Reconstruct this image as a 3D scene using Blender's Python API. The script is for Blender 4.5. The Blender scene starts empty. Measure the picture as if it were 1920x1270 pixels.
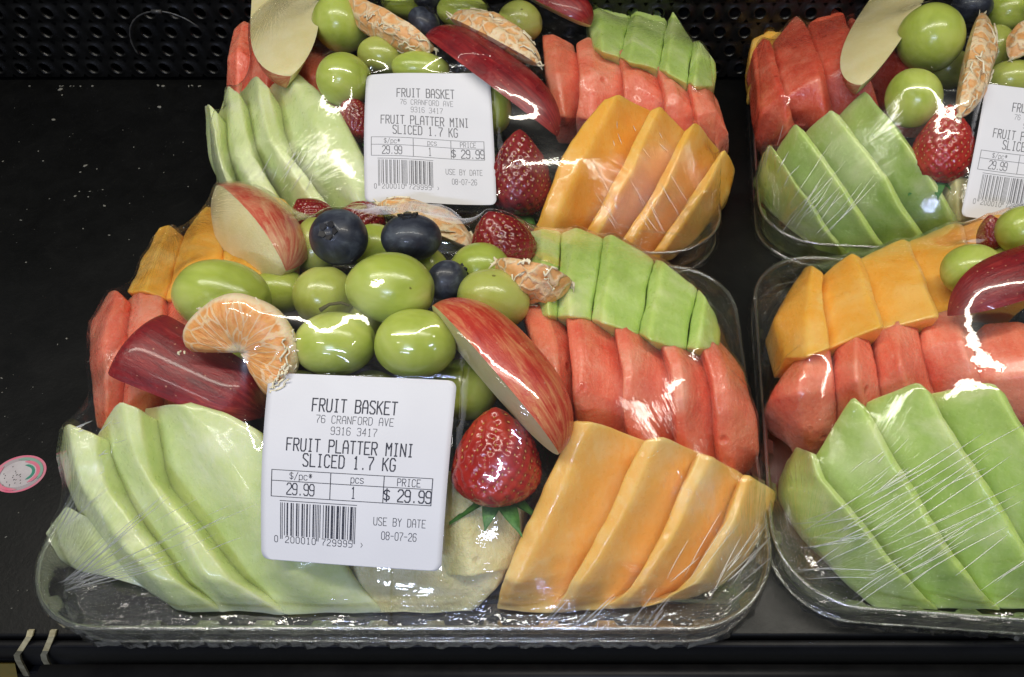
import bpy, bmesh, math, random
import numpy as np
from mathutils import Vector, Matrix, noise
from mathutils.bvhtree import BVHTree
random.seed(7)
SC = bpy.context.scene
COL = SC.collection

# ------------------------------------------------------------------ camera
F, PX, PY = 1387.0, 1150.0, 635.0            # focal length and principal point in photo pixels (1920 x 1270)
TH = math.radians(50.5)
CT, ST = math.cos(TH), math.sin(TH)
CAM = Vector((0, -.101, .327))
cd = bpy.data.cameras.new('camera')
cam = bpy.data.objects.new('camera', cd); COL.objects.link(cam)
cam.location = CAM
cam.rotation_euler = (math.pi/2 - TH, 0, 0)
cd.sensor_width = 36; cd.lens = 36*F/1920
cd.shift_x = -(PX-960)/1920
cd.clip_start = .01; cd.clip_end = 50
SC.camera = cam

def P(px, py, z):
    a, b = (px-PX)/F, -(py-PY)/F
    d = Vector((a, CT+b*ST, -ST+b*CT))
    return CAM + d*((z-CAM.z)/d.z)
def DEPTH(p):
    v = p-CAM
    return v.y*CT - v.z*ST
IR, IU, IB = Vector((1, 0, 0)), Vector((0, ST, CT)), Vector((0, -CT, ST))   # right, up, towards the viewer

# ------------------------------------------------------------------ world, lamps, exposure
w = bpy.data.worlds.new('World'); SC.world = w; w.use_nodes = True
w.node_tree.nodes['Background'].inputs[0].default_value = (.9, .95, 1, 1)
w.node_tree.nodes['Background'].inputs[1].default_value = .11
SC.view_settings.view_transform = 'Standard'; SC.view_settings.look = 'None'
SC.view_settings.exposure = -.20; SC.view_settings.gamma = 1
def lamp(name, loc, target, sx, sy, power, col):
    l = bpy.data.lights.new(name, 'AREA'); l.shape = 'RECTANGLE'; l.size = sx; l.size_y = sy
    l.energy = power; l.color = col
    o = bpy.data.objects.new(name, l); COL.objects.link(o); o.location = loc
    o.rotation_euler = (Vector(target)-Vector(loc)).to_track_quat('-Z', 'Y').to_euler()
    return o
lamp('case_strip_lamp', (-.05, .10, .92), (-.05, .16, .03), 1.5, .060, 10.8, (1, .95, .83))
lamp('ceiling_tube_lamp', (-.32, -1.5, 1.30), (0, .1, .05), .55, .035, 15, (.58, .68, 1))
lamp('ceiling_panel_lamp', (-.9, -.9, 1.7), (-.05, .15, .05), .30, .05, 2, (.95, .93, .92))
lamp('far_ceiling_tube_lamp', (-.75, -2.1, 1.0), (-.1, .05, .05), .5, .04, 5, (.60, .68, 1))
cy = SC.cycles
cy.max_bounces = 10; cy.diffuse_bounces = 3; cy.glossy_bounces = 4; cy.transmission_bounces = 6
cy.transparent_max_bounces = 32; cy.caustics_reflective = False; cy.caustics_refractive = False
cy.use_denoising = True
try:
    cy.denoiser = 'OPENIMAGEDENOISE'; cy.denoising_input_passes = 'RGB_ALBEDO_NORMAL'
except Exception: pass

# ------------------------------------------------------------------ helpers
def tag(o, label=None, cat=None, group=None, kind=None):
    for k, v in (('label', label), ('category', cat), ('group', group), ('kind', kind)):
        if v: o[k] = v
    return o
def empty(name, loc=(0, 0, 0)):
    o = bpy.data.objects.new(name, None); o.empty_display_size = .01
    COL.objects.link(o); o.location = loc; return o
def mesh_obj(name, verts, faces, mat, parent=None, smooth=True, mats=None, fm=None):
    me = bpy.data.meshes.new(name)
    me.from_pydata([tuple(v) for v in verts], [], faces)
    for m in (mats or [mat]): me.materials.append(m)
    if fm is not None: me.polygons.foreach_set('material_index', fm)
    if smooth: me.polygons.foreach_set('use_smooth', [True]*len(me.polygons))
    me.update()
    o = bpy.data.objects.new(name, me); COL.objects.link(o)
    if parent: o.parent = parent
    return o
def bm_obj(name, bm, mat, parent=None, smooth=True):
    me = bpy.data.meshes.new(name); bm.to_mesh(me); bm.free()
    me.materials.append(mat)
    if smooth: me.polygons.foreach_set('use_smooth', [True]*len(me.polygons))
    o = bpy.data.objects.new(name, me); COL.objects.link(o)
    if parent: o.parent = parent
    return o

class NT:
    def __init__(s, name):
        s.m = bpy.data.materials.new(name); s.m.use_nodes = True
        s.t = s.m.node_tree; s.t.nodes.clear()
        s.out = s.n('ShaderNodeOutputMaterial')
    def n(s, typ, **k):
        x = s.t.nodes.new(typ)
        for a, v in k.items(): setattr(x, a, v)
        return x
    def l(s, a, b): s.t.links.new(a, b)
    def coord(s, which='Object'):
        return s.n('ShaderNodeTexCoord').outputs[which]
    def mapping(s, vec, scale=(1, 1, 1), rot=(0, 0, 0), loc=(0, 0, 0)):
        m = s.n('ShaderNodeMapping'); s.l(vec, m.inputs[0])
        m.inputs['Scale'].default_value = scale; m.inputs['Rotation'].default_value = rot; m.inputs['Location'].default_value = loc
        return m.outputs[0]
    def noise(s, vec, scale, detail=3, rough=.55, dist=0):
        x = s.n('ShaderNodeTexNoise'); s.l(vec, x.inputs['Vector'])
        x.inputs['Scale'].default_value = scale; x.inputs['Detail'].default_value = detail
        x.inputs['Roughness'].default_value = rough; x.inputs['Distortion'].default_value = dist
        return x.outputs['Fac']
    def ramp(s, fac, stops):
        r = s.n('ShaderNodeValToRGB'); s.l(fac, r.inputs[0])
        e = r.color_ramp.elements
        while len(e) < len(stops): e.new(.5)
        for i, (p, c) in enumerate(stops):
            e[i].position = p; e[i].color = (*c, 1) if len(c) == 3 else c
        return r.outputs[0]
    def mix(s, fac, a, b):
        m = s.n('ShaderNodeMix', data_type='RGBA')
        if isinstance(fac, (int, float)): m.inputs[0].default_value = fac
        else: s.l(fac, m.inputs[0])
        for i, v in ((6, a), (7, b)):
            if isinstance(v, tuple): m.inputs[i].default_value = (*v, 1)
            else: s.l(v, m.inputs[i])
        return m.outputs[2]
    def math(s, op, a, b=None, clamp=False):
        m = s.n('ShaderNodeMath', operation=op, use_clamp=clamp)
        for i, v in ((0, a), (1, b)):
            if v is None: continue
            if isinstance(v, (int, float)): m.inputs[i].default_value = v
            else: s.l(v, m.inputs[i])
        return m.outputs[0]
    def bump(s, h, dist, strength=1, normal=None):
        b = s.n('ShaderNodeBump'); s.l(h, b.inputs['Height'])
        b.inputs['Distance'].default_value = dist; b.inputs['Strength'].default_value = strength
        if normal: s.l(normal, b.inputs['Normal'])
        return b.outputs[0]
    def principled(s, col, rough=.4, normal=None, sss=0, rad=(1, .6, .3), sc=.004, spec=.5, coat=0, trans=0):
        p = s.n('ShaderNodeBsdfPrincipled')
        if isinstance(col, tuple): p.inputs['Base Color'].default_value = (*col, 1)
        else: s.l(col, p.inputs['Base Color'])
        if isinstance(rough, (int, float)): p.inputs['Roughness'].default_value = rough
        else: s.l(rough, p.inputs['Roughness'])
        p.inputs['Specular IOR Level'].default_value = spec
        p.inputs['Subsurface Weight'].default_value = sss
        p.inputs['Subsurface Radius'].default_value = rad; p.inputs['Subsurface Scale'].default_value = sc
        p.inputs['Coat Weight'].default_value = coat; p.inputs['Coat Roughness'].default_value = .08
        p.inputs['Transmission Weight'].default_value = trans
        if normal: s.l(normal, p.inputs['Normal'])
        s.l(p.outputs[0], s.out.inputs[0]); return p

def objrand(t):
    return t.n('ShaderNodeObjectInfo').outputs['Random']

def mat_melon(name, a, b, c, fib=60, sss=.55, rad=(1, .7, .3), grain=.00018, rough=.28, pits=0):
    t = NT(name); o = t.coord()
    vv = t.n('ShaderNodeVectorMath', operation='ADD'); t.l(o, vv.inputs[0]); t.l(objrand(t), vv.inputs[1]); v = vv.outputs[0]
    n1 = t.noise(v, 38, 4, .6, .5); n2 = t.noise(v, 330, 4, .7)
    fb = t.noise(t.mapping(v, (1, .25, .4), (.3, .5, .2)), 420, 3, .6, .6)     # fibres drawn out along the cut
    col = t.ramp(n1, [(.28, a), (.52, b), (.78, c)])
    col = t.mix(t.math('MULTIPLY', t.ramp(fb, [(.45, (0,)*3), (.75, (1,)*3)]), .22), col, c)
    spk = t.ramp(t.noise(v, 620, 3, .75), [(.56, (0,)*3), (.70, (1,)*3)])
    col = t.mix(t.math('MULTIPLY', spk, .18 if not pits else .34), col, tuple(min(1, x*1.1+.10) for x in c))
    h = t.math('ADD', n2, t.math('MULTIPLY', fb, .7))
    if pits:
        vo = t.n('ShaderNodeTexVoronoi'); t.l(v, vo.inputs['Vector']); vo.inputs['Scale'].default_value = 75
        pit = t.math('MULTIPLY', t.ramp(vo.outputs['Distance'], [(.05, (1,)*3), (.22, (0,)*3)]), t.math('GREATER_THAN', t.noise(v, 31, 1), .60))
        col = t.mix(t.math('MULTIPLY', pit, .5), col, a)
        h = t.math('SUBTRACT', h, t.math('MULTIPLY', pit, 2.2))
    r = t.math('ADD', t.math('MULTIPLY', n2, .34), rough-.14)
    bn = t.bump(h, grain, .9)
    bn = t.bump(n1, .0012, .5, bn)
    t.principled(col, r, bn, sss=sss, rad=rad, sc=.011, spec=.5, coat=.25)
    return t.m
M = {}
M['honeydew'] = mat_melon('honeydew_flesh', (.56, .68, .26), (.68, .77, .37), (.83, .87, .58), rad=(1, .85, .35))
M['honeydew_green'] = mat_melon('green_honeydew_flesh', (.39, .57, .11), (.51, .68, .19), (.74, .82, .42), rad=(1, .85, .3))
M['cantaloupe'] = mat_melon('cantaloupe_flesh', (.93, .45, .075), (.96, .54, .14), (.98, .71, .34), rad=(.8, .6, .3))
M['cantaloupe_deep'] = mat_melon('deep_cantaloupe_flesh', (.92, .38, .03), (.96, .47, .07), (.98, .62, .20), rad=(.8, .6, .3))
M['watermelon'] = mat_melon('watermelon_flesh', (.76, .13, .075), (.87, .23, .13), (.94, .43, .29), rad=(1, .35, .25), grain=.0006, rough=.26, pits=1)
M['watermelon_deep'] = mat_melon('deep_watermelon_flesh', (.56, .055, .03), (.68, .11, .055), (.82, .26, .16), rad=(1, .35, .25), grain=.0006, rough=.26, pits=1)

def mat_pine():
    t = NT('pineapple_flesh'); v = t.coord()
    n1 = t.noise(t.mapping(v, (1, 1, .3)), 260, 4, .7); n0 = t.noise(v, 60, 3)
    col = t.ramp(n0, [(.3, (.70, .63, .28)), (.7, (.88, .82, .50))])
    col = t.mix(t.math('MULTIPLY', n1, .32), col, (.55, .48, .18))
    vo = t.n('ShaderNodeTexVoronoi'); t.l(v, vo.inputs['Vector']); vo.inputs['Scale'].default_value = 60
    eye = t.math('MULTIPLY', t.ramp(vo.outputs['Distance'], [(.04, (1,)*3), (.16, (0,)*3)]), t.math('GREATER_THAN', t.noise(v, 27, 1), .52))
    col = t.mix(t.math('MULTIPLY', eye, .55), col, (.36, .22, .06))
    t.principled(col, .3, t.bump(t.math('SUBTRACT', n1, eye), .0014), sss=.4, sc=.006)
    return t.m
M['pineapple'] = mat_pine()

def mat_grape(name, a, b, c):
    t = NT(name); v = t.coord()
    r = objrand(t)
    vv = t.n('ShaderNodeVectorMath', operation='ADD'); t.l(v, vv.inputs[0]); t.l(r, vv.inputs[1])
    n = t.noise(vv.outputs[0], 38, 3, .6, .6)
    col = t.ramp(n, [(.32, a), (.5, b), (.72, c)])
    # faint pale veins running pole to pole
    veins = t.noise(t.mapping(vv.outputs[0], (1, 1, .12)), 260, 2, .5)
    col = t.mix(t.math('MULTIPLY', veins, .22), col, (.72, .78, .36))
    # small brown lenticels and scars
    vo = t.n('ShaderNodeTexVoronoi'); t.l(vv.outputs[0], vo.inputs['Vector']); vo.inputs['Scale'].default_value = 62
    d = t.math('LESS_THAN', t.math('ADD', vo.outputs['Distance'], t.math('MULTIPLY', t.noise(vv.outputs[0], 900, 2), .09)), .105)
    d = t.math('MULTIPLY', d, t.math('GREATER_THAN', t.noise(vv.outputs[0], 23, 1), .53))
    col = t.mix(t.math('MULTIPLY', d, .75), col, (.12, .08, .02))
    t.principled(col, .24, t.bump(t.noise(vv.outputs[0], 420, 3), .00012), sss=.8, rad=(.8, 1, .3), sc=.008, spec=.5, coat=.15)
    return t.m
M['grape'] = mat_grape('green_grape_skin', (.32, .40, .035), (.42, .50, .065), (.56, .62, .15))
M['grape_olive'] = mat_grape('olive_grape_skin', (.34, .38, .05), (.42, .46, .08), (.50, .52, .14))

def mat_berry():
    t = NT('blueberry_skin'); v = t.coord()
    n = t.noise(v, 110, 4, .65, .6)
    col = t.ramp(n, [(.3, (.010, .012, .022)), (.52, (.030, .036, .055)), (.75, (.10, .12, .15))])
    t.principled(col, t.ramp(n, [(.3, (.3,)*3), (.7, (.6,)*3)]), t.bump(n, .0003), spec=.45, coat=.18)
    return t.m
M['blueberry'] = mat_berry()
def mat_plain(name, col, rough=.5, spec=.5, bs=0, bd=0, var=None, sss=0, coat=0):
    t = NT(name); v = t.coord()
    c = col
    if var:
        c = t.ramp(t.noise(v, var[0], 4, .6), [(.3, col), (.7, var[1])])
    t.principled(c, rough, t.bump(t.noise(v, bs, 4), bd) if bs else None, spec=spec, sss=sss, coat=coat)
    return t.m
M['crown'] = mat_plain('blueberry_crown', (.012, .011, .014), .6)
def mat_straw(name, a, b, c):
    t = NT(name); v = t.coord()
    n = t.noise(v, 60, 4, .6)
    col = t.ramp(n, [(.3, a), (.55, b), (.8, c)])
    t.principled(col, .22, t.bump(t.noise(v, 500, 2), .0002), sss=.3, rad=(1, .25, .15), sc=.004, spec=.6, coat=.35)
    return t.m
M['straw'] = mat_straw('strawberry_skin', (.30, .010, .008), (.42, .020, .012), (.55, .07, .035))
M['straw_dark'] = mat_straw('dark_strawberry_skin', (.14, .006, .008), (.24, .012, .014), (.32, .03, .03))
M['seed'] = mat_plain('strawberry_seed', (.55, .27, .06), .4)
M['leaf'] = mat_plain('strawberry_leaf', (.035, .14, .02), .5, var=(300, (.09, .25, .05)), bs=500, bd=.0003)
M['stem'] = mat_plain('brown_stem', (.10, .09, .03), .7, bs=900, bd=.0004)

def mat_skin(name, dark, mid, light, amt):
    t = NT(name); v = t.coord('UV')
    n = t.noise(t.mapping(v, (8, 3.2, 1)), 1, 8, .78, 1.6)
    n2 = t.noise(t.coord(), 60, 3)
    f = t.math('ADD', t.math('MULTIPLY', n, .7), t.math('MULTIPLY', n2, .3))
    col = t.ramp(f, [(.34-amt, dark), (.50-amt, mid), (.66-amt*.6, light)])
    vo = t.n('ShaderNodeTexVoronoi'); t.l(t.coord(), vo.inputs['Vector']); vo.inputs['Scale'].default_value = 230
    dots = t.math('LESS_THAN', vo.outputs['Distance'], .085)
    col = t.mix(t.math('MULTIPLY', dots, .55), col, (.75, .42, .25))
    t.principled(col, t.math('ADD', t.math('MULTIPLY', n2, .25), .16), t.bump(t.math('ADD', n2, n), .0004), spec=.5, coat=.25)
    return t.m
M['skin_dark'] = mat_skin('dark_red_apple_skin', (.10, .004, .008), (.25, .008, .012), (.50, .07, .05), -.03)
M['skin_streak'] = mat_skin('streaked_red_apple_skin', (.36, .014, .012), (.55, .045, .025), (.78, .36, .15), .03)
M['skin_pale'] = mat_skin('streaked_pink_apple_skin', (.42, .022, .02), (.62, .10, .06), (.82, .50, .27), .06)
def mat_flesh(name, a, b):
    t = NT(name); v = t.coord()
    n = t.noise(v, 50, 5, .6)
    n2 = t.noise(v, 700, 3)
    t.principled(t.ramp(n, [(.3, a), (.7, b)]), .42, t.bump(n2, .0003), sss=.3, sc=.004, spec=.4)
    return t.m
M['apple_flesh'] = mat_flesh('apple_flesh', (.72, .62, .28), (.82, .74, .44))
M['apple_core'] = mat_plain('apple_core', (.42, .22, .08), .6, bs=500, bd=.0006)

def mat_mandarin():
    t = NT('mandarin_flesh'); v = t.coord('UV')
    # vesicles drawn out towards the inner edge, pale membranes between
    vo = t.n('ShaderNodeTexVoronoi', feature='DISTANCE_TO_EDGE')
    t.l(t.mapping(v, (15, 2.3, 1)), vo.inputs['Vector']); vo.inputs['Scale'].default_value = 1
    e = t.math('LESS_THAN', t.math('ADD', vo.outputs['Distance'], t.math('MULTIPLY', t.noise(t.mapping(v, (60, 12, 1)), 1, 3), .10)), .10)
    n = t.noise(t.mapping(v, (40, 5, 1)), 1, 3)
    col = t.ramp(n, [(.3, (.78, .30, .07)), (.7, (.88, .48, .17))])
    sep = t.n('ShaderNodeSeparateXYZ'); t.l(v, sep.inputs[0])
    col = t.mix(t.math('MULTIPLY', e, .65), col, (.88, .68, .42))
    # white pith towards the rim and the very centre
    rim = t.math('ADD', t.ramp(sep.outputs[1], [(.0, (.95,)*3), (.25, (.1,)*3), (.82, (.0,)*3), (1, (.75,)*3)]), t.math('MULTIPLY', t.noise(t.mapping(v, (18, 5, 1)), 1, 4), .6))
    rim = t.ramp(rim, [(.48, (0,)*3), (.75, (1,)*3)])
    col = t.mix(t.math('MULTIPLY', rim, .85), col, (.88, .74, .50))
    t.principled(col, .38, t.bump(t.math('ADD', n, e), .0007), sss=.4, rad=(1, .5, .2), sc=.004, spec=.4)
    return t.m
M['mandarin'] = mat_mandarin()
def mat_pithy(name='mandarin_membrane', cover=.0):
    t = NT(name); v = t.coord()
    vo = t.n('ShaderNodeTexVoronoi', feature='DISTANCE_TO_EDGE')
    dv = t.n('ShaderNodeVectorMath', operation='ADD')
    nz = t.n('ShaderNodeTexNoise'); t.l(v, nz.inputs[0]); nz.inputs['Scale'].default_value = 180
    sc = t.n('ShaderNodeVectorMath', operation='SCALE'); t.l(nz.outputs['Color'], sc.inputs[0]); sc.inputs['Scale'].default_value = .0070
    t.l(v, dv.inputs[0]); t.l(sc.outputs[0], dv.inputs[1])
    t.l(dv.outputs[0], vo.inputs['Vector']); vo.inputs['Scale'].default_value = 120
    big = t.noise(v, 90, 3)
    th = t.math('ADD', t.math('MULTIPLY', big, .42), -.07+cover)
    e = t.ramp(t.math('SUBTRACT', th, vo.outputs['Distance']), [(-.0, (0,)*3), (.16, (1,)*3)])
    e = t.math('MULTIPLY', e, t.math('ADD', t.math('MULTIPLY', t.noise(v, 500, 4), .5), .55), True)
    col = t.mix(e, t.ramp(t.noise(v, 260, 4), [(.3, (.76, .34, .10)), (.7, (.86, .52, .24))]), (.84, .70, .46))
    t.principled(col, .42, t.bump(e, .0008), sss=.3, rad=(1, .6, .3), sc=.003, spec=.4)
    return t.m
M['pithy'] = mat_pithy(cover=.035); M['pithy_white'] = mat_pithy('mandarin_membrane_pale', .075)
M['pith'] = mat_plain('white_pith', (.84, .76, .54), .6, bs=900, bd=.0004)

def mat_clear(name, tint, base, power, rough, kind, amb=0):
    t = NT(name); v = t.coord()
    if kind == 'film':
        at = t.n('ShaderNodeAttribute', attribute_name='crease').outputs['Vector']
        sp = t.n('ShaderNodeSeparateXYZ'); t.l(at, sp.inputs[0])
        streak = t.noise(t.mapping(at, (1, 1, 0)), 1, 4, .62, .15)
        rid = t.math('POWER', t.math('SUBTRACT', 1, t.math('MULTIPLY', t.math('ABSOLUTE', t.math('SUBTRACT', streak, .5)), 5), True), 2)
        h2 = t.math('MULTIPLY', rid, sp.outputs[2])
        wav = t.noise(v, 42, 2, .5, .3)
        fine = t.noise(v, 230, 2, .5)
        bn = t.bump(wav, .0009, .5)
        bn = t.bump(fine, .00010, .6, bn)
        bn = t.bump(h2, .0006, 1, bn)
    elif kind == 'tray':
        bn = t.bump(t.noise(v, 70, 3, .6), .0016, .7)
        bn = t.bump(t.noise(t.mapping(v, (1, 1, .4)), 420, 3, .6), .0003, .7, bn)
    else:
        bn = t.bump(t.noise(v, 300, 2), .0004)
    lw = t.n('ShaderNodeLayerWeight'); t.l(bn, lw.inputs['Normal']); lw.inputs['Blend'].default_value = .5
    fac = t.math('ADD', t.math('MULTIPLY', t.math('POWER', lw.outputs['Facing'], power), 1-base), base, True)
    tr = t.n('ShaderNodeBsdfTransparent'); tr.inputs[0].default_value = (*tint, 1)
    gl = t.n('ShaderNodeBsdfGlossy'); gl.inputs['Roughness'].default_value = rough; t.l(bn, gl.inputs['Normal'])
    gl.inputs[0].default_value = (1, 1, 1, 1)
    base_sh = tr.outputs[0]
    if kind == 'crease':
        df = t.n('ShaderNodeBsdfDiffuse'); df.inputs[0].default_value = (.85, .86, .88, 1)
        m0 = t.n('ShaderNodeMixShader'); m0.inputs[0].default_value = amb; t.l(tr.outputs[0], m0.inputs[1]); t.l(df.outputs[0], m0.inputs[2]); base_sh = m0.outputs[0]
    top = gl.outputs[0]
    if kind == 'film':
        g2 = t.n('ShaderNodeBsdfGlossy'); g2.inputs['Roughness'].default_value = .24; t.l(bn, g2.inputs['Normal'])
        m2 = t.n('ShaderNodeMixShader'); m2.inputs[0].default_value = .24; t.l(gl.outputs[0], m2.inputs[1]); t.l(g2.outputs[0], m2.inputs[2]); top = m2.outputs[0]
    mx = t.n('ShaderNodeMixShader'); t.l(fac, mx.inputs[0]); t.l(base_sh, mx.inputs[1]); t.l(top, mx.inputs[2])
    t.l(mx.outputs[0], t.out.inputs[0]); return t.m
M['film'] = mat_clear('cling_film', (.985, .985, .98), .055, 4.2, .030, 'film')
M['tray'] = mat_clear('clear_plastic', (.955, .96, .955), .15, 3.0, .05, 'tray')
M['crease'] = mat_clear('film_crease', (.97, .97, .97), .22, 2.5, .30, 'crease', .14)
M['bead'] = mat_clear('clear_plastic_rim', (.92, .93, .92), .20, 2.5, .09, 'crease', .03)
def mat_paper():
    t = NT('label_paper'); v = t.coord()
    n = t.noise(v, 900, 3)
    t.principled(t.ramp(t.noise(v, 30, 2), [(.3, (.66, .66, .69)), (.7, (.70, .70, .73))]), .5, t.bump(n, .00004), spec=.35)
    return t.m
M['paper'] = mat_paper()
def mat_ink(name, c, fade):
    t = NT(name); v = t.coord()
    n = t.noise(v, 1500, 2)
    t.principled(t.ramp(n, [(.35, c), (.75, tuple(x+fade for x in c))]), .6, spec=.3); return t.m
M['ink'] = mat_ink('thermal_ink', (.018, .020, .035), .07)
M['ink_faded'] = mat_ink('faded_thermal_ink', (.12, .12, .13), .14)
def mat_shelf(name, base, rough, dust):
    t = NT(name); v = t.coord()
    n = t.noise(v, 14, 5, .65); n2 = t.noise(v, 420, 3, .7); n3 = t.noise(v, 75, 4, .7, .8)
    col = t.mix(t.math('MULTIPLY', t.math('POWER', n3, 3), dust), base, (.16, .16, .15))
    vo = t.n('ShaderNodeTexVoronoi'); t.l(v, vo.inputs['Vector']); vo.inputs['Scale'].default_value = 210
    sp = t.math('MULTIPLY', t.math('LESS_THAN', vo.outputs['Distance'], .06), t.math('GREATER_THAN', t.noise(v, 33, 2), .56))
    col = t.mix(t.math('MULTIPLY', sp, .12), col, (.4, .4, .38))
    t.principled(col, t.ramp(n, [(.3, (rough-.08,)*3), (.7, (rough+.12,)*3)]), t.bump(n2, .00012), spec=.30)
    return t.m
M['shelf'] = mat_shelf('black_shelf_enamel', (.0022, .0023, .0022), .40, .05)
M['panel'] = mat_shelf('black_panel_enamel', (.003, .003, .003), .30, .05)
M['rail'] = mat_plain('navy_rail_plastic', (.016, .019, .040), .38, var=(30, (.024, .027, .055)), bs=300, bd=.0001)
M['rail_edge'] = mat_plain('grey_rail_edge', (.07, .075, .10), .4)
M['black'] = mat_plain('black_plastic', (.004, .004, .005), .45, spec=.2, var=(60, (.009, .009, .010)))
M['brass'] = mat_plain('worn_gold_strip', (.42, .38, .24), .4, var=(200, (.20, .17, .09)), bs=400, bd=.0003)
M['crumb'] = mat_plain('pale_crumb', (.17, .165, .14), .8)
M['olive'] = mat_plain('olive_card', (.08, .09, .02), .6, var=(50, (.20, .12, .02)))
M['pink'] = mat_plain('sticker_pink', (.62, .10, .18), .45, var=(120, (.55, .22, .27)))
M['white'] = mat_plain('sticker_white', (.50, .47, .47), .45, var=(90, (.40, .36, .37)))
M['teal'] = mat_plain('sticker_green', (.04, .22, .15), .45)
M['teal_pale'] = mat_plain('sticker_pale_green', (.20, .33, .26), .45)
M['greyish'] = mat_plain('sticker_grey', (.33, .29, .30), .5)
M['steel'] = mat_plain('scuffed_metal', (.05, .05, .048), .35, var=(150, (.03, .03, .03)))

# ------------------------------------------------------------------ setting: shelf, back panel, rail
def box(name, x0, x1, y0, y1, z0, z1, mat, bev=0, parent=None):
    bm = bmesh.new(); bmesh.ops.create_cube(bm, size=1)
    for v in bm.verts: v.co = Vector((x0+(v.co.x+.5)*(x1-x0), y0+(v.co.y+.5)*(y1-y0), z0+(v.co.z+.5)*(z1-z0)))
    if bev: bmesh.ops.bevel(bm, geom=bm.edges[:], offset=bev, segments=3, profile=.5, affect='EDGES')
    return bm_obj(name, bm, mat, parent, smooth=bool(bev))
tag(box('shelf_floor', -.75, .75, .0030, .50, -.012, -.0006, M['shelf'], .0012), kind='structure')
tag(box('shelf_lip', -.75, .75, -.0010, .0024, -.030, -.0034, M['black'], .0012), kind='structure')
tag(box('shelf_underframe', -.75, .75, -.004, .02, -.12, -.031, M['black'], .001), kind='structure')
# perforated back panel, every hole cut and with a raised lip
def back_panel():
    V, Fc = [], []
    y0, cw, ch, r = .438, .0190, .0150, .0042
    n = 20
    x_start, x_end = -.66, .62
    cols = int((x_end-x_start)/cw)
    for j in range(16):
        off = (j % 2)*cw/2
        for i in range(cols):
            cx = x_start + i*cw + off; cz = .0105 + j*ch
            b = len(V)
            for k in range(n):
                a = 2*math.pi*k/n + math.pi/4
                dx, dz = math.cos(a), math.sin(a)
                m = max(abs(dx)/(cw/2), abs(dz)/(ch/2))
                V.append((cx+dx/m, y0, cz+dz/m))
            for rr, yy in ((r*1.38, 0), (r*1.18, -.0009), (r*1.0, -.0008), (r*.93, .003)):
                for k in range(n):
                    a = 2*math.pi*k/n + math.pi/4
                    V.append((cx+rr*math.cos(a), y0+yy, cz+rr*math.sin(a)))
            for q in range(4):
                for k in range(n):
                    k2 = (k+1) % n
                    Fc.append((b+q*n+k, b+q*n+k2, b+(q+1)*n+k2, b+(q+1)*n+k))
    # corner snap: first ring has no exact corner vertex for wide cells, so lay a solid sheet a hair behind
    o = mesh_obj('back_wall', V, Fc, M['panel'])
    tag(o, kind='structure')
    tag(box('back_duct_wall', -.75, .75, .4530, .4570, -.001, .30, M['black']), kind='structure')
back_panel()

# round cover with a scuffed rim in front of the panel
def tube(path, r, seg=8, closed=False, flat=1.0):
    V, Fc = [], []
    n = len(path)
    for i, p in enumerate(path):
        p = Vector(p); rr = r[i] if isinstance(r, (list, tuple)) else r
        a = Vector(path[max(i-1, 0)]); b = Vector(path[min(i+1, n-1)])
        if closed: a = Vector(path[i-1]); b = Vector(path[(i+1) % n])
        t = (b-a).normalized()
        s = t.cross(Vector((0, .3, 1)));
        if s.length < .1: s = t.cross(Vector((1, 0, 0)))
        s.normalize(); u = s.cross(t)
        for k in range(seg):
            an = 2*math.pi*k/seg
            V.append(p + (s*math.cos(an) + u*math.sin(an)*flat)*rr)
    for i in range(n if closed else n-1):
        for k in range(seg):
            i2 = (i+1) % n; k2 = (k+1) % seg
            Fc.append((i*seg+k, i*seg+k2, i2*seg+k2, i2*seg+k))
    if not closed:
        Fc.append(tuple(range(seg))[::-1]); Fc.append(tuple((n-1)*seg+k for k in range(seg)))
    return V, Fc
def onwall(px, py, y):
    a, b = (px-PX)/F, -(py-PY)/F
    d = Vector((a, CT+b*ST, -ST+b*CT)); return CAM + d*((y-CAM.y)/d.y)
cv = empty('wire_hoop', onwall(325, 92, .4330))
tag(cv, 'thin scuffed metal hoop standing against the perforated back wall', 'hoop')
c0 = onwall(328, 88, .4345); R0 = .031
V, Fc = tube([Vector((R0*math.cos(a), -.0012, R0*.92*math.sin(a))) + c0 - cv.location for a in np.linspace(math.radians(32), math.radians(192), 30)], [.0003+.0005*abs(math.sin(k*1.3)) for k in range(30)], 6)
mesh_obj('hoop', V, Fc, M['steel'], cv)
V, Fc = tube([Vector((-.003, -.0022, R0*.93)) + c0 - cv.location, Vector((.004, -.0022, R0*.925)) + c0 - cv.location], .0016, 6)
mesh_obj('clip', V, Fc, M['steel'], cv)

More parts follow.
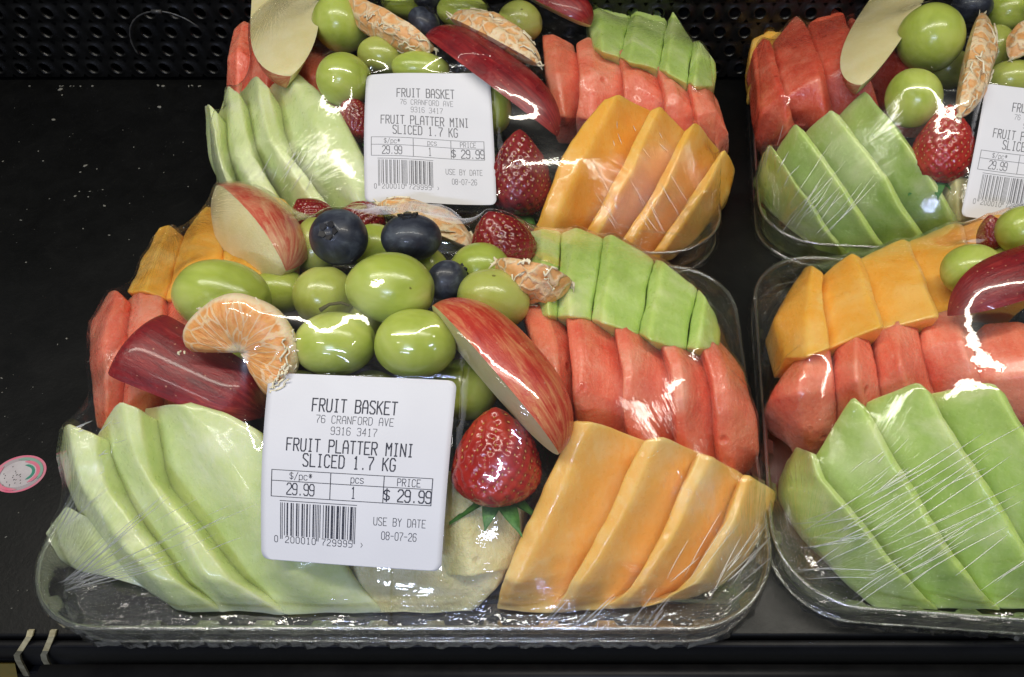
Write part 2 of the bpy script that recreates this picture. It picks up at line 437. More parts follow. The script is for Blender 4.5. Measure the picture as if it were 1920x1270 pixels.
# price rail under the shelf edge
rail = empty('price_rail', (0, -.012, -.03))
tag(rail, 'navy blue price rail running along the front edge of the black shelf', 'price rail')
def rail_strip(name, px0, px1, pa, pb, mat, thick=.0015):
    # strip leaning back: y and z from two edge lines given as (y, z)
    xa = P(px0, 1245, -.02).x; xb = P(px1, 1245, -.02).x
    (ya, za), (yb, zb) = pa, pb
    nrm = Vector((0, -(za-zb), (ya-yb))).normalized()*thick
    if nrm.y > 0: nrm = -nrm
    V = [Vector(q) for q in ((xa, ya, za), (xb, ya, za), (xb, yb, zb), (xa, yb, zb))]
    V = V + [v-nrm for v in V]
    V = [v-rail.location for v in V]
    bm = bmesh.new(); vs = [bm.verts.new(v) for v in V]
    for f in ((0, 1, 2, 3), (7, 6, 5, 4), (0, 4, 5, 1), (1, 5, 6, 2), (2, 6, 7, 3), (3, 7, 4, 0)): bm.faces.new([vs[i] for i in f])
    bmesh.ops.recalc_face_normals(bm, faces=bm.faces[:])
    bmesh.ops.bevel(bm, geom=bm.edges[:], offset=.0004, segments=2, affect='EDGES')
    return bm_obj(name, bm, mat, rail)
rail_strip('rail_face', 118, 2400, (-.0135, -.0100), (-.032, -.060), M['rail'])
rail_strip('rail_top_edge', 112, 2400, (-.0065, -.0100), (-.0133, -.0096), M['black'])
tg = mesh_obj('price_card', [P(1252, 1259, -.0112), P(1990, 1262, -.0112), P(1990, 1340, -.035), P(1252, 1340, -.035),
     P(1252, 1259, -.0112)+Vector((0, .0006, -.0006)), P(1990, 1262, -.0112)+Vector((0, .0006, -.0006)), P(1990, 1340, -.035)+Vector((0, .0006, -.0006)), P(1252, 1340, -.035)+Vector((0, .0006, -.0006))],
     [(0, 3, 2, 1), (4, 5, 6, 7), (0, 1, 5, 4), (1, 2, 6, 5), (2, 3, 7, 6), (3, 0, 4, 7)], M['rail_edge'], smooth=False)
tag(tg, 'grey edged price card slotted in the navy rail at the bottom edge', 'price card')
def yz(px, y, z):
    d = (y-CAM.y)*CT - (z-CAM.z)*ST
    return Vector(((px-PX)/F*d, y, z))
for pxs, lb in (((60, 57, 40, 34, 36, 52), 'worn gold strip bent over the shelf edge, the outer one at the corner'),
                ((102, 99, 88, 84, 86, 104), 'worn gold strip bent over the shelf edge, the inner one beside the navy rail')):
    prof = [(.0055, .0001), (.0029, .0000), (-.0014, -.0052), (-.0017, -.0100), (-.0021, -.0160), (-.0040, -.034)]
    V = []
    for px, (y, z) in zip(pxs, prof):
        for sg in (-1, 1): V.append(yz(px, y, z) + Vector((sg*.0013, 0, 0)))
    V += [v + Vector((0, -.0007, .0005)) for v in V]
    n = len(prof); Fc = []
    for k in range(n-1):
        Fc += [(2*k, 2*k+1, 2*k+3, 2*k+2), (2*n+2*k, 2*n+2*k+2, 2*n+2*k+3, 2*n+2*k+1), (2*k, 2*k+2, 2*n+2*k+2, 2*n+2*k), (2*k+1, 2*n+2*k+1, 2*n+2*k+3, 2*k+3)]
    o = mesh_obj('gold_strip', V, Fc, M['brass'], smooth=False); tag(o, lb, 'trim strip', 'gold strips on the shelf edge')
oc = mesh_obj('shelf_ticket', [P(-60, 1246, -.02), P(28, 1245, -.02), P(44, 1330, -.05), P(-60, 1330, -.05), P(-60, 1242, -.022), P(28, 1241, -.022), P(44, 1330, -.053), P(-60, 1330, -.053)],
     [(0, 3, 2, 1), (4, 5, 6, 7), (0, 1, 5, 4), (1, 2, 6, 5), (2, 3, 7, 6), (3, 0, 4, 7)], M['olive'], smooth=False)
tag(oc, 'olive and yellow ticket below the shelf edge beside the gold strips', 'ticket')

# crumbs
def crumbs():
    bm = bmesh.new()
    spots = [(112, 168, 7), (116, 178, 5), (298, 200, 6), (100, 224, 5), (160, 310, 5), (181, 316, 3), (260, 315, 3), (168, 358, 3), (192, 355, 3), (150, 322, 3), (92, 372, 3),
             (140, 367, 4), (165, 368, 4), (195, 385, 4), (148, 358, 3), (352, 349, 3), (38, 412, 3), (71, 283, 4), (80, 301, 4), (5, 302, 4), (155, 428, 3), (204, 440, 3), (48, 491, 3),
             (124, 634, 4), (107, 645, 3), (2, 708, 4), (165, 677, 3), (366, 142, 4), (360, 160, 5), (378, 154, 4), (310, 155, 6), (296, 160, 5), (182, 150, 5), (60, 155, 3),
             (190, 70, 4), (200, 80, 4), (205, 95, 3), (173, 95, 3), (180, 110, 3), (3, 735, 3), (8, 780, 2), (230, 243, 2), (250, 275, 2), (130, 255, 2), (35, 265, 2), (325, 290, 2), (10, 1006, 3), (88, 1040, 2), (20, 1140, 2)]
    for _ in range(26): spots.append((random.uniform(0, 420), random.uniform(170, 700), random.uniform(.8, 2.0)))
    for _ in range(16): spots.append((random.uniform(0, 90), random.uniform(700, 1160), random.uniform(.8, 1.8)))
    for _ in range(5): spots.append((random.uniform(1380, 1440), random.uniform(100, 640), random.uniform(.8, 1.6)))
    for x, y, s in spots:
        p = P(x, y, 0); s = s*DEPTH(p)/F*.6
        if p.y > .432: p.y = .430
        g = bmesh.ops.create_icosphere(bm, subdivisions=1, radius=1)
        m = Matrix.Translation((p.x, p.y, s*.2-.0006)) @ Matrix.Rotation(random.random()*6, 4, 'Z') @ Matrix.Diagonal((s*random.uniform(.6, 1.5), s*random.uniform(.5, 1), s*.35, 1))
        for v in g['verts']:
            v.co = m @ (v.co*random.uniform(.7, 1.3))
    tag(bm_obj('crumbs', bm, M['crumb'], smooth=False), 'pale crumbs scattered over the black shelf beside the fruit packs', 'crumbs', kind='stuff')
crumbs()

# round sticker on the shelf
def sticker():
    root = empty('round_sticker', P(38, 888, 0)); tag(root, 'round pink and white watermelon sticker stuck flat on the black shelf', 'sticker')
    c, s = math.cos(math.radians(20)), math.sin(math.radians(20))
    def E(r, a, ox=0, oy=0, z=0):
        x, y = r*math.cos(a)*53+ox, -r*math.sin(a)*32+oy
        return P(36+x*c+y*s, 889-x*s+y*c, z)-root.location
    def disc(name, r, z, mat, ox=0, oy=0):
        V = [E(r, 2*math.pi*k/48, ox, oy, z) for k in range(48)]
        V += [v-Vector((0, 0, .0002)) for v in V]
        Fc = [tuple(range(48))] + [(k, k+48, (k+1) % 48+48, (k+1) % 48) for k in range(48)]
        mesh_obj(name, V, Fc, mat, root, smooth=False)
    def arc(name, r0, r1, a0, a1, z, mat, ox=0, oy=0):
        V, Fc = [], []
        for k in range(25):
            u = k/24; a = math.radians(a0+(a1-a0)*u); tp = min(1, 8*min(u, 1-u)+.15)
            m = (r0+r1)/2; h = (r1-r0)/2*tp
            V += [E(m-h, a, ox, oy, z), E(m+h, a, ox, oy, z)]
        for k in range(24): Fc.append((2*k, 2*k+1, 2*k+3, 2*k+2))
        mesh_obj(name, V, Fc, mat, root, smooth=False)
    disc('sticker_backing', 1, -.0003, M['pink'])
    disc('sticker_ring', .90, -.0002, M['greyish'])
    disc('sticker_face', .72, -.0001, M['white'])
    arc('green_band', .74, .88, -50, 80, .00005, M['teal_pale'])
    arc('pink_band', .76, .90, 120, 250, .00005, M['pink'])
    arc('green_arc', .36, .47, -88, 62, .00008, M['teal'], 6, 0)
    arc('pink_arc', .54, .68, -85, 66, .00008, M['pink'], 5, 0)
    V, Fc = [], []
    for k in range(34):
        a = random.uniform(0, 6.28); r = .62*math.sqrt(random.random()); q = E(r, a, -8, 0, .00012)
        if r*math.cos(a) > .25: continue
        b = len(V); sz = .00022
        V += [q+Vector((sz*math.cos(j), sz*math.sin(j)*1.6, 0)) for j in (0, 1.57, 3.14, 4.71)]; Fc.append((b, b+1, b+2, b+3))
    mesh_obj('seed_dots', V, Fc, M['steel'], root, smooth=False)
sticker()

# ------------------------------------------------------------------ fruit builders
def hfun(tab, side=None):
    xs = [t[0] for t in tab]; zs = [t[1] for t in tab]
    def f(px, py):
        z = float(np.interp(py, xs, zs))
        if side:
            k = float(np.interp(px, [s[0] for s in side], [s[1] for s in side])); z *= k
        return z
    return f
H1 = hfun([(360, .046), (430, .060), (520, .070), (640, .073), (735, .071), (775, .0685), (900, .051), (1000, .039), (1095, .027), (1150, .003)],
          [(60, .93), (200, 1), (1180, 1), (1300, .93), (1400, .78), (1460, .70)])
H2 = hfun([(400, .052), (480, .062), (600, .070), (700, .070), (745, .0675), (860, .055), (1000, .041), (1095, .027), (1150, .003)],
          [(1430, .80), (1500, .90), (1600, 1), (2300, 1)])
H3 = hfun([(-40, .035), (20, .058), (100, .068), (190, .069), (230, .067), (310, .054), (400, .036), (470, .018), (510, .002)],
          [(380, .88), (480, 1), (1150, 1), (1290, .92), (1380, .78)])
H4 = hfun([(-40, .040), (20, .060), (110, .069), (200, .068), (250, .064), (330, .052), (400, .038), (460, .020), (500, .002)],
          [(1400, .82), (1500, .95), (1600, 1), (2300, 1)])

def resample(pts, n):
    pts = [Vector(p) for p in pts]
    if len(pts) == 2: return [pts[0].lerp(pts[1], k/(n-1)) for k in range(n)]
    L = [0]
    for a, b in zip(pts, pts[1:]): L.append(L[-1]+(b-a).length)
    out = []
    for k in range(n):
        s = L[-1]*k/(n-1)
        for i in range(len(pts)-1):
            if s <= L[i+1]+1e-9: break
        u = (s-L[i])/max(L[i+1]-L[i], 1e-9)
        p0 = pts[max(i-1, 0)]; p1 = pts[i]; p2 = pts[i+1]; p3 = pts[min(i+2, len(pts)-1)]
        lin = p1.lerp(p2, u)
        cr = .5*((2*p1)+(p2-p0)*u+(2*p0-5*p1+4*p2-p3)*u*u+(3*p1-p0-3*p2+p3)*u**3)
        out.append(lin.lerp(cr, .45))
    return out
def slice_mesh(L, R, V, mat, name, base, seed, bev=.0024, n=9):
    """a cut of melon: left foot line, top ridge line and right foot line (lists of points), solid underneath"""
    Ls, Rs, Vs = resample(L, n), resample(R, n), resample(V, n)
    bm = bmesh.new(); rings = []
    for a, r, b in zip(Ls, Rs, Vs):
        dn = lambda p: Vector((p.x*1.0, p.y+.006, max(base, p.z-.026)))
        rings.append([bm.verts.new(q) for q in (a, r, b, dn(b), dn(a))])
    for e, nb in ((0, 1), (-1, -2)):
        c = sum((v.co for v in rings[e]), Vector())/5; c2 = sum((v.co for v in rings[nb]), Vector())/5
        d = (c-c2); L_ = d.length; d = d/L_ if L_ > 1e-6 else Vector()
        new = [bm.verts.new(c.lerp(v.co, .95)+d*.0004) for v in rings[e]]
        for v in rings[e]: v.co -= d*min(.0006, L_*.3)
        if e == 0: rings.insert(0, new)
        else: rings.append(new)
    n = len(rings)
    m = 5
    for i in range(n-1):
        for k in range(m):
            bm.faces.new((rings[i][k], rings[i][(k+1) % m], rings[i+1][(k+1) % m], rings[i+1][k]))
    bm.faces.new(rings[0][::-1]); bm.faces.new(rings[-1])
    bmesh.ops.recalc_face_normals(bm, faces=bm.faces[:])
    caps = [f for f in bm.faces if len(f.verts) > 4]
    bmesh.ops.poke(bm, faces=caps)
    bmesh.ops.subdivide_edges(bm, edges=bm.edges[:], cuts=6, use_grid_fill=True)
    for _ in range(2): bmesh.ops.smooth_vert(bm, verts=bm.verts[:], factor=.5, use_axis_x=True, use_axis_y=True, use_axis_z=True)
    for v in bm.verts:
        q = v.co*55 + Vector((seed*3.1, seed, 0)); q2 = v.co*260+Vector((seed, 0, 0))
        v.co += noise.noise_vector(q)*.0011 + noise.noise_vector(q2)*.00028
    c = sum((v.co for v in bm.verts), Vector())/len(bm.verts)
    for v in bm.verts: v.co -= c
    o = bm_obj(name, bm, mat, smooth=True); o.location = c
    return o

TRAY_OBJS = {1: [], 2: [], 3: [], 4: []}
seedc = [0]
def fan(tray, H, kind, mat, lines, labels, group, drop=.007, base=.003, lift=0, cat=None, sink=(0, 0), low=None):
    dl, dr = (drop, drop) if low is None else ((drop, .002) if low == 'L' else (.002, drop))
    """lines: [foot, ridge, foot, ridge, ... foot], each a list of (px, py); z from the height profile"""
    def pt(q, dz):
        z = H(q[0], q[1]) + lift + (q[2] if len(q) > 2 else 0)
        z = max(z - dz, base)
        return P(q[0], q[1], max(z, base+.0005))
    n = (len(lines)-1)//2
    for i in range(n):
        seedc[0] += 1
        def ln(qs, rd):
            qs = [list(q)+[0]*(3-len(q)) for q in qs]
            qs[-1][2] -= sink[0]
            if len(qs) > 2: qs[-2][2] -= sink[1]
            return [pt(q, rd) for q in qs]
        L = ln(lines[2*i], dl); R = ln(lines[2*i+1], 0); V = ln(lines[2*i+2], dr)
        if low == 'R' and i < n-1: V = [v+(v-r)*.22 for v, r in zip(V, R)]
        if low == 'L': L = [l+(l-r)*.16 for l, r in zip(L, R)] if i else L
        if kind == 'watermelon':
            mid = (L[0]+V[0])/2; R[0] = R[0].lerp(mid, .28); L[0] = L[0].lerp(R[0], .16); V[0] = V[0].lerp(R[0], .16)
        o = slice_mesh(L, R, V, M[mat], kind+'_slice', base, seedc[0])
        tag(o, labels[i], cat or kind+' slice', group)
        TRAY_OBJS[tray].append(o)

# shared berry meshes
def sphere_arrays(nu, nv):
    V, Fc = [], []
    for j in range(nv+1):
        th = math.pi*j/nv
        for i in range(nu):
            ph = 2*math.pi*i/nu
            V.append((math.sin(th)*math.cos(ph), math.sin(th)*math.sin(ph), math.cos(th)))
    for j in range(nv):
        for i in range(nu):
            a, b, c, d = j*nu+i, j*nu+(i+1) % nu, (j+1)*nu+(i+1) % nu, (j+1)*nu+i
            Fc.append((a, d, c, b))
    return np.array(V), Fc
def link_copy(me, name, parent=None):
    o = bpy.data.objects.new(name, me); COL.objects.link(o)
    if parent: o.parent = parent
    return o
def weld(me):
    bm = bmesh.new(); bm.from_mesh(me); bmesh.ops.remove_doubles(bm, verts=bm.verts[:], dist=1e-7); bm.to_mesh(me); bm.free()
    me.polygons.foreach_set('use_smooth', [True]*len(me.polygons))
def make_me(name, V, Fc, mat):
    me = bpy.data.meshes.new(name); me.from_pydata([tuple(v) for v in V], [], Fc); me.materials.append(mat); weld(me); return me
SV, SF = sphere_arrays(48, 32)
GR = []
for k in range(4):
    V = SV.copy()
    for i in range(len(V)):
        p = Vector(V[i]); f = 1+.035*noise.noise(p*1.1+Vector((k*7, 0, 0)))
        pole = max(0, p.z-.93)/.07
        f -= .06*pole*pole
        V[i] = np.array(p*f)
    GR.append(make_me('grape_%d' % k, V*.018, SF, M['grape']))
GRO = [m.copy() for m in GR]
for m in GRO: m.materials[0] = M['grape_olive']
def orient(o, axis, up=None, roll=0):
    o.rotation_euler = (Vector(axis).normalized().to_track_quat('Z', 'Y') @ Matrix.Rotation(roll, 3, 'Z').to_quaternion()).to_euler()
gi = [0]
def grape(tray, px, py, rx, ry, z, label, ang=0, olive=False, stem=None):
    k = gi[0] = gi[0]+1
    p = P(px, py, z); m = DEPTH(p)/F
    o = link_copy((GRO if olive else GR)[k % 4], 'green_grape')
    o.location = p
    # long axis lies along x of the picture, turned by ang
    a = math.radians(ang)
    ax = IR*math.cos(a)+IU*math.sin(a)
    if rx < ry: ax, rx, ry = IU*math.cos(a)-IR*math.sin(a), ry, rx
    ax = (ax + IB*random.uniform(-.25, .1)).normalized()
    orient(o, ax, roll=k*1.7)
    ry2, rx2 = ry*m/.018, rx*m/.018
    o.scale = (ry2, ry2, rx2)
    tag(o, label, 'grape', 'green grapes in the fruit packs')
    TRAY_OBJS[tray].append(o)
    if stem:
        V, Fc = tube([P(*q) for q in stem], [.0010, .0007, .0007, .0006][:len(stem)], 6)
        s = mesh_obj('stem', V, Fc, M['stem']); s.parent = o
        bpy.context.view_layer.update()
        s.matrix_parent_inverse = (Matrix.LocRotScale(o.location, o.rotation_euler, o.scale)).inverted()
    return o
V = SV.copy()
for i in range(len(V)):
    p = Vector(V[i]); r = math.hypot(p.x, p.y)
    f = 1+.02*noise.noise(p*1.5)
    if p.z > 0:
        f += .045*math.exp(-((r-.30)/.07)**2) - .13*math.exp(-(r/.2)**2)
    V[i] = np.array(p*f)*np.array((1, 1, .9))
BB = make_me('blueberry_body', V*.01, SF, M['blueberry'])
cvv, cf = [], []
for k in range(5):   # five crown lobes
    a = 2*math.pi*k/5
    b = len(cvv)
    for (r, da, z) in ((.17, -.55, .90), (.17, .55, .90), (.28, .50, .95), (.36, 0, .98), (.28, -.50, .95)):
        cvv.append((r*math.cos(a+da), r*math.sin(a+da), z-.015))
    for (r, da, z) in ((.17, -.55, .80), (.17, .55, .80), (.28, .50, .88), (.36, 0, .90), (.28, -.50, .88)):
        cvv.append((r*math.cos(a+da), r*math.sin(a+da), z-.015))
    cf += [(b, b+1, b+2, b+3, b+4), (b+9, b+8, b+7, b+6, b+5)] + [(b+j, b+5+j, b+5+(j+1) % 5, b+(j+1) % 5) for j in range(5)]
CRW = bpy.data.meshes.new('blueberry_crown'); CRW.from_pydata([tuple(np.array(v)*.01) for v in cvv], [], cf); CRW.materials.append(M['crown'])
def blueberry(tray, px, py, rx, ry, z, axis, label):
    p = P(px, py, z); m = DEPTH(p)/F
    o = empty('blueberry', p); tag(o, label, 'blueberry', 'blueberries in the fruit packs')
    r = (rx+ry)/2*m/.01
    for nm, me in (('body', BB), ('crown', CRW)):
        c = link_copy(me, nm, o); orient(c, axis); c.scale = (r*rx/((rx+ry)/2), r, r*ry/((rx+ry)/2)*1.05)
        TRAY_OBJS[tray].append(c)
# strawberries
def straw_mesh(seed):
    V, Fc = sphere_arrays(112, 84)
    t = V[:, 2]
    # profile: shoulder at the top (z=1, calyx), tip at z=-1
    tt = (1-t)/2
    prof = np.where(tt < .3, np.sqrt(np.clip(1-((.3-tt)/.3)**2, 0, 1))*.93+.0, np.cos((tt-.3)/.7*math.pi/2)**.74*.93)
    rad = np.hypot(V[:, 0], V[:, 1]); rad = np.where(rad < 1e-6, 1, rad)
    W = np.stack([V[:, 0]/rad*prof, V[:, 1]/rad*prof, t*1.08], 1)
    W[np.hypot(V[:, 0], V[:, 1]) < 1e-6, :2] = 0
    seeds = []
    rng = random.Random(seed)
    rows = 17
    for j in range(rows):
        u = .06+.88*j/(rows-1); zz = (1-2*u)*1.08
        pr = float(np.interp(u, np.sort(tt), prof[np.argsort(tt)]))
        k = max(3, int(round(2*math.pi*pr/.31)))
        for i in range(k):
            a = 2*math.pi*(i+.5*(j % 2))/k + rng.uniform(-.06, .06)
            seeds.append((pr*math.cos(a), pr*math.sin(a), zz+rng.uniform(-.015, .015)))
    S = np.array(seeds)
    nrm = W/np.linalg.norm(W, axis=1, keepdims=True).clip(1e-6)
    D = np.zeros(len(W))
    for s in S:
        d2 = ((W-s)**2).sum(1); D += -.050*np.exp(-d2/(.060**2)) + .008*np.exp(-((np.sqrt(d2)-.12)/.05)**2)
    for i in range(len(W)):
        D[i] += .03*noise.noise(Vector(W[i])*1.6+Vector((seed, 0, 0)))
    W = W+nrm*D[:, None]
    sv, sf = [], []
    for s in S:
        n = Vector(s).normalized(); c = Vector(s)-n*.034
        down = Vector((0, 0, -1)); tx = (down-n*down.dot(n)).normalized() if abs(n.z) < .98 else Vector((1, 0, 0)); ty = n.cross(tx)
        b = len(sv)
        for (x, y, z) in ((.042, 0, 0), (0, .024, 0), (-.042, 0, 0), (0, -.024, 0), (0, 0, .022)): sv.append(tuple(c+tx*x+ty*y+n*z))
        sf += [(b, b+1, b+4), (b+1, b+2, b+4), (b+2, b+3, b+4), (b+3, b, b+4)]
    return W, Fc, sv, sf
sW, sF, sv, sf = straw_mesh(3)
ST_ME = make_me('strawberry_body', sW*.02, sF, M['straw'])
STD_ME = ST_ME.copy(); STD_ME.materials[0] = M['straw_dark']
SD_ME = bpy.data.meshes.new('strawberry_seeds'); SD_ME.from_pydata([tuple(np.array(v)*.02) for v in sv], [], sf); SD_ME.materials.append(M['seed'])
def leaf_mesh():
    V, Fc = [], []
    n = 9
    for i in range(n):
        u = i/(n-1); wd = .30*math.sin(math.pi*min(1, u*.92+.12))**1.1*(1-u*.25)
        for s in (-1, 0, 1):
            V.append((u*1.15, s*wd*.9, 1.03+.34*u*u-.06*math.sin(u*5)+(0 if s else -.05)))
    for i in range(n-1):
        for k in range(2): Fc.append((i*3+k, i*3+k+1, (i+1)*3+k+1, (i+1)*3+k))
    m = len(V); V += [(a, b, c-.03) for a, b, c in V]; Fc += [tuple(x+m for x in f[::-1]) for f in Fc]
    return [tuple(np.array(v)*.02) for v in V], Fc
lv, lf = leaf_mesh()
LEAF = bpy.data.meshes.new('calyx_leaf'); LEAF.from_pydata(lv, [], lf); LEAF.materials.append(M['leaf']); LEAF.polygons.foreach_set('use_smooth', [True]*len(LEAF.polygons))
def strawberry(tray, px, py, rx, ry, z, tip, label, dark=False, roll=0, leaves=7):
    """tip: direction the pointed end looks"""
    p = P(px, py, z); m = DEPTH(p)/F
    o = empty('strawberry', p); tag(o, label, 'strawberry', 'strawberries in the fruit packs')
    s = ry*m/(.02*1.08); sx = rx*m/(.02*.93)
    for nm, me in (('body', STD_ME if dark else ST_ME), ('seed', SD_ME)):
        c = link_copy(me, nm, o); orient(c, -Vector(tip), roll=roll); c.scale = (sx, sx, s)
        if nm == 'seed': c['kind'] = 'stuff'
        TRAY_OBJS[tray].append(c)
    for k in range(leaves):
        c = link_copy(LEAF, 'leaf', o)
        q = (-Vector(tip)).normalized().to_track_quat('Z', 'Y') @ Matrix.Rotation(roll+k*2*math.pi/leaves+random.uniform(-.2, .2), 3, 'Z').to_quaternion()
        c.rotation_euler = q.to_euler(); c.scale = (sx*random.uniform(.75, 1), sx*.8, s*random.uniform(.98, 1.04))
        TRAY_OBJS[tray].append(c)
# wedges (apples, mandarin segments)
def wedge(name, E1, E2, out, R, half, core, skin, flesh, n=28, m=14, power=2.4, rough=0, flat=0.0, seed=0, taper=0):
    """a cut wedge: tips E1, E2; out = direction the skin faces; R = bulge; half = half angle; core = how far the inner edge lies behind the axis"""
    E1, E2 = Vector(E1), Vector(E2); ax = (E2-E1); Ln = ax.length; ax.normalize()
    out = Vector(out); out = (out-ax*out.dot(ax)).normalized(); sd = ax.cross(out)
    c0 = (E1+E2)/2
    def prof(t): return max(0, 1-abs(t)**power)**.5*(1-taper*t)
    V, Fs, uv = [], [], []
    skinrows, corerow = [], []
    for i in range(n+1):
        t = -math.cos(math.pi*i/n)
        ctr = ax*(t*Ln/2); r = R*prof(t)
        row = []
        for k in range(m+1):
            ph = math.radians(-half+2*half*k/m)
            rr = r*(1+rough*noise.noise(Vector((t*2, ph*2, seed))))
            V.append(ctr+(out*math.cos(ph)+sd*math.sin(ph))*rr); uv.append((k/m, i/n)); row.append(len(V)-1)
        skinrows.append(row)
        V.append(ctr-out*core*r*(1-.0*abs(t))); uv.append((.5, i/n)); corerow.append(len(V)-1)
    sk, fl = [], []
    for i in range(n):
        for k in range(m): sk.append((skinrows[i][k], skinrows[i+1][k], skinrows[i+1][k+1], skinrows[i][k+1]))
    # flesh faces: separate mesh with several subdivisions between core edge and skin edge
    W, wuv = [], []
    q = 8
    for side, col in ((0, 0), (1, m)):
        b = len(W)
        for i in range(n+1):
            a = V[skinrows[i][col]]; c = V[corerow[i]]
            for k in range(q+1):
                u = k/q; p = c.lerp(a, u)
                p = p + (sd if side else -sd)*flat*R*math.sin(math.pi*u)*prof(-math.cos(math.pi*i/n))
                W.append(p); wuv.append((u, i/n))
        for i in range(n):
            for k in range(q):
                f = (b+i*(q+1)+k, b+(i+1)*(q+1)+k, b+(i+1)*(q+1)+k+1, b+i*(q+1)+k+1)
                fl.append(f if side else f[::-1])
    root = empty(name, c0)
    def mk(nm, VV, FF, U, mat):
        o = mesh_obj(nm, VV, FF, mat, root)
        l = o.data.uv_layers.new(name='UVMap')
        for lp in o.data.loops: l.data[lp.index].uv = U[lp.vertex_index]
        return o
    a = mk('skin', V, sk, uv, skin); b = mk('flesh', W, fl, wuv, flesh)
    return root, a, b
def apple(tray, E1, E2, out, R, half, core, skin, label, sunk=0, **k):
    E1 = E1-out*sunk; E2 = E2-out*sunk
    r, a, b = wedge('apple_slice', E1, E2, out, R, half, core, M[skin], M['apple_flesh'], **k)
    tag(r, label, 'apple slice', 'apple slices in the fruit packs'); TRAY_OBJS[tray] += [a, b]; return r
def segment(tray, E1, E2, out, R, half, core, label, mat='pithy', strings=10, seed=0):
    r, a, b = wedge('mandarin_segment', E1, E2, out, R, half, core, M[mat], M[mat], power=2.0, rough=.22, flat=.12, seed=seed)
    a.name = 'outer_membrane'; b.name = 'side_membrane'
    tag(r, label, 'mandarin segment', 'mandarin segments in the fruit packs'); TRAY_OBJS[tray] += [a, b]
    # loose pith threads
    rng = random.Random(seed+5); V, Fc = [], []
    E1, E2 = Vector(E1), Vector(E2); ax = (E2-E1).normalized(); o_ = Vector(out); o_ = (o_-ax*o_.dot(ax)).normalized(); sd = ax.cross(o_)
    Ln = (E2-E1).length
    for _ in range(strings//2):
        t0 = rng.uniform(-.95, .8); ph = math.radians(rng.uniform(-half, half)); pts = []
        for j in range(7):
            t = min(.99, max(-.99, t0+j*.05*rng.uniform(.6, 1.2))); ph += rng.uniform(-.22, .22)
            ph = max(-math.radians(half)*1.02, min(math.radians(half)*1.02, ph))
            rr = R*max(0.02, 1-abs(t)**2)**.5*1.03+.0004
            pts.append(ax*(t*Ln/2)+(o_*math.cos(ph)+sd*math.sin(ph))*rr)
        v, f = tube(pts, [.0003+.0004*rng.random() for _ in pts], 5); b0 = len(V)
        V += v; Fc += [tuple(x+b0 for x in ff) for ff in f]
    for e in (-1, 1):
        for _ in range(3):
            v, f = tube([ax*(e*Ln/2*.96), ax*(e*Ln/2*1.05)+o_*rng.uniform(-.002, .003)+sd*rng.uniform(-.002, .002), ax*(e*Ln/2*rng.uniform(1.06, 1.14))+o_*rng.uniform(-.002, .005)+sd*rng.uniform(-.003, .003)], [.0012, .0007, .0003], 5); b0 = len(V)
            V += v; Fc += [tuple(x+b0 for x in ff) for ff in f]
    if V: mesh_obj('pith', V, Fc, M['pith'], r)['kind'] = 'stuff'
    return r
